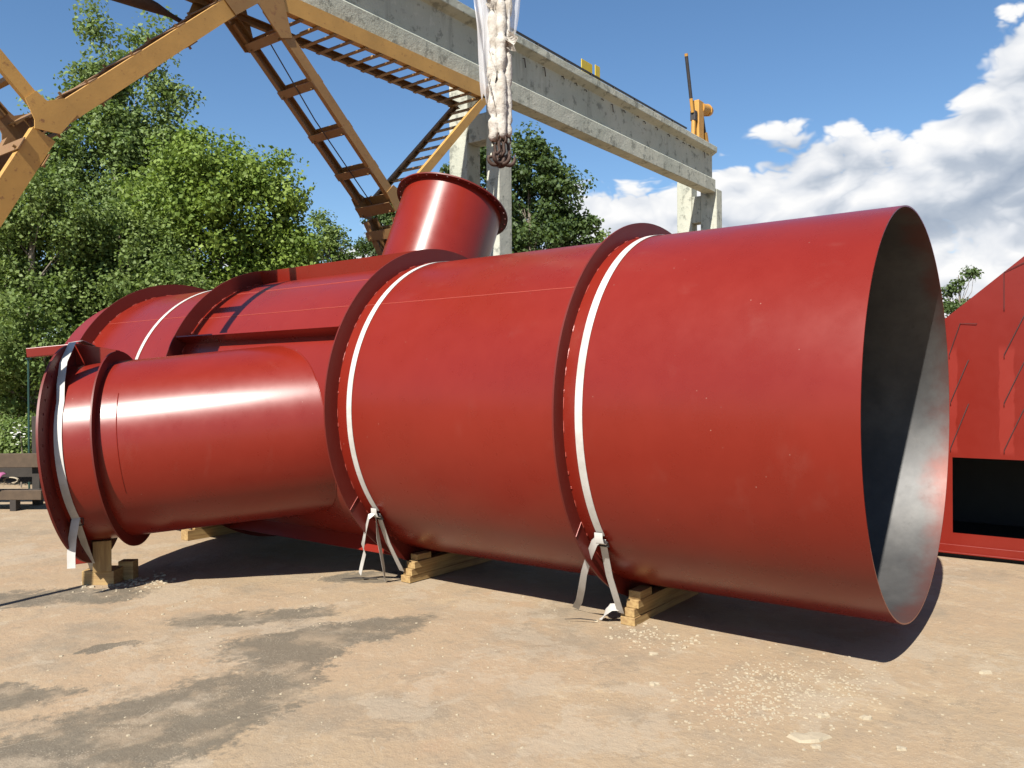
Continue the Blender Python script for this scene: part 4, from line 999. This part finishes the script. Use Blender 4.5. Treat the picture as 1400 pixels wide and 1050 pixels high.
# ------------------------------------------------------------------ rubble, flakes and grit on the yard
rs = np.random.RandomState(17); rnd = random.Random(17)
def gz(x, y): return 0.011*mnoise.noise(V(x*0.9, y*0.9, 0)) + 0.006*mnoise.noise(V(x*3.1, y*3.1, 5)) - 0.006
gmb = MB()
def crumb_at(x, y, s_, flat=0.5):
    z = gz(x, y); n_ = rnd.choice((4, 5, 6)); a0 = rnd.random()*6; h_ = s_*flat*rnd.uniform(.5, 1)
    low = [V(x + s_*rnd.uniform(.7, 1.15)*math.cos(a0+2*math.pi*k/n_), y + s_*rnd.uniform(.7, 1.15)*math.sin(a0+2*math.pi*k/n_), z-0.002) for k in range(n_)]
    top = [V(x + (q.x-x)*0.72, y + (q.y-y)*0.72, z + h_*rnd.uniform(.6, 1)) for q in low]
    fs = [tuple(n_+k for k in range(n_))] + [(k, (k+1) % n_, n_+(k+1) % n_, n_+k) for k in range(n_)]
    gmb.add(low+top, fs)
for (cx, cy, sx_, sy_, cnt, smx) in ((4.05, 1.52, .30, .14, 520, .013), (4.35, 1.20, .26, .15, 330, .012), (4.50, 2.35, .10, .16, 90, .018), (4.67, 2.25, .05, .22, 60, .02), (3.40, 6.35, .16, .14, 120, .028),
                                   (3.7, 1.2, .5, .4, 140, .012), (3.2, 2.2, 1.0, .9, 160, .010), (2.4, 3.2, .9, .8, 110, .011), (4.4, 3.6, .6, .8, 60, .011), (5.2, 0.2, .8, .6, 90, .012), (3.0, 5.2, .8, .9, 120, .014)):
    for k in range(cnt): crumb_at(cx + rnd.gauss(0, sx_), cy + rnd.gauss(0, sy_), smx*rnd.uniform(.25, 1.0)**1.3, 0.55)
tag(gmb.build('gravel', FLAKE), 'pale concrete crumbs and grit scattered over the yard', 'gravel', kind='stuff')
flk = [(3.68, 1.13, .072, 'largest pale concrete flake in the foreground below the duct mouth'), (3.61, 1.08, .020, 'small flake touching the largest pale flake on its near side'),
       (3.95, 1.15, .026, 'pale flake just beyond the largest flake'), (4.05, 0.98, .028, 'pale flake right of the rubble patch'), (3.80, 0.78, .022, 'flake nearest the right edge of the foreground'),
       (3.86, 1.98, .026, 'lone flake left of the rubble patch'), (5.05, 0.62, .030, 'lone flake right of the duct mouth shadow'), (4.28, 2.20, .024, 'flake in front of the timber stack at the mouth end'),
       (3.72, 1.80, .016, 'smaller lone flake left of the rubble patch'), (2.26, 1.95, .018, 'flake in the bottom middle foreground')]
for (x, y, s_, lab) in flk:
    gmb = MB(); z = gz(x, y); n_ = 11; a0 = rnd.random()*6; h_ = min(0.014, s_*0.5)
    low = []
    for k in range(n_):
        r_ = s_*rnd.uniform(.62, 1.2); a = a0 + 2*math.pi*k/n_; low.append(V(x + 1.25*r_*math.cos(a)*rh.x - r_*math.sin(a)*fh.x*0.8, y + 1.25*r_*math.cos(a)*rh.y - r_*math.sin(a)*fh.y*0.8, z-0.002))
    top = [V(x+(q.x-x)*.86, y+(q.y-y)*.86, z+h_*rnd.uniform(.6, 1.0)) for q in low] + [V(x, y, z+h_)]
    gmb.add(low+top, [(k, (k+1) % n_, n_+(k+1) % n_, n_+k) for k in range(n_)] + [(n_+k, n_+(k+1) % n_, 2*n_) for k in range(n_)])
    tag(gmb.build('concrete_flake', FLAKE), lab, 'flake', 'concrete flakes on the yard')
# dark splinter beside the middle stack
mb = MB(); mb.tube([V(4.60, 4.80, 0.012), V(4.50, 4.93, 0.016), V(4.42, 5.02, 0.010)], [0.006, 0.008, 0.003], 5)
tag(mb.build('wood_splinter', DARKWOOD), 'thin dark splinter on the ground by the middle stack', 'splinter')
mb = MB(); mb.tube([V(4.62, 2.78, 0.012), V(4.58, 2.88, 0.016), V(4.53, 2.97, 0.010)], [0.003, 0.004, 0.002], 5)
tag(mb.build('twig', DARKWOOD), 'thin dark twig on the ground by the mouth-end stack', 'twig')
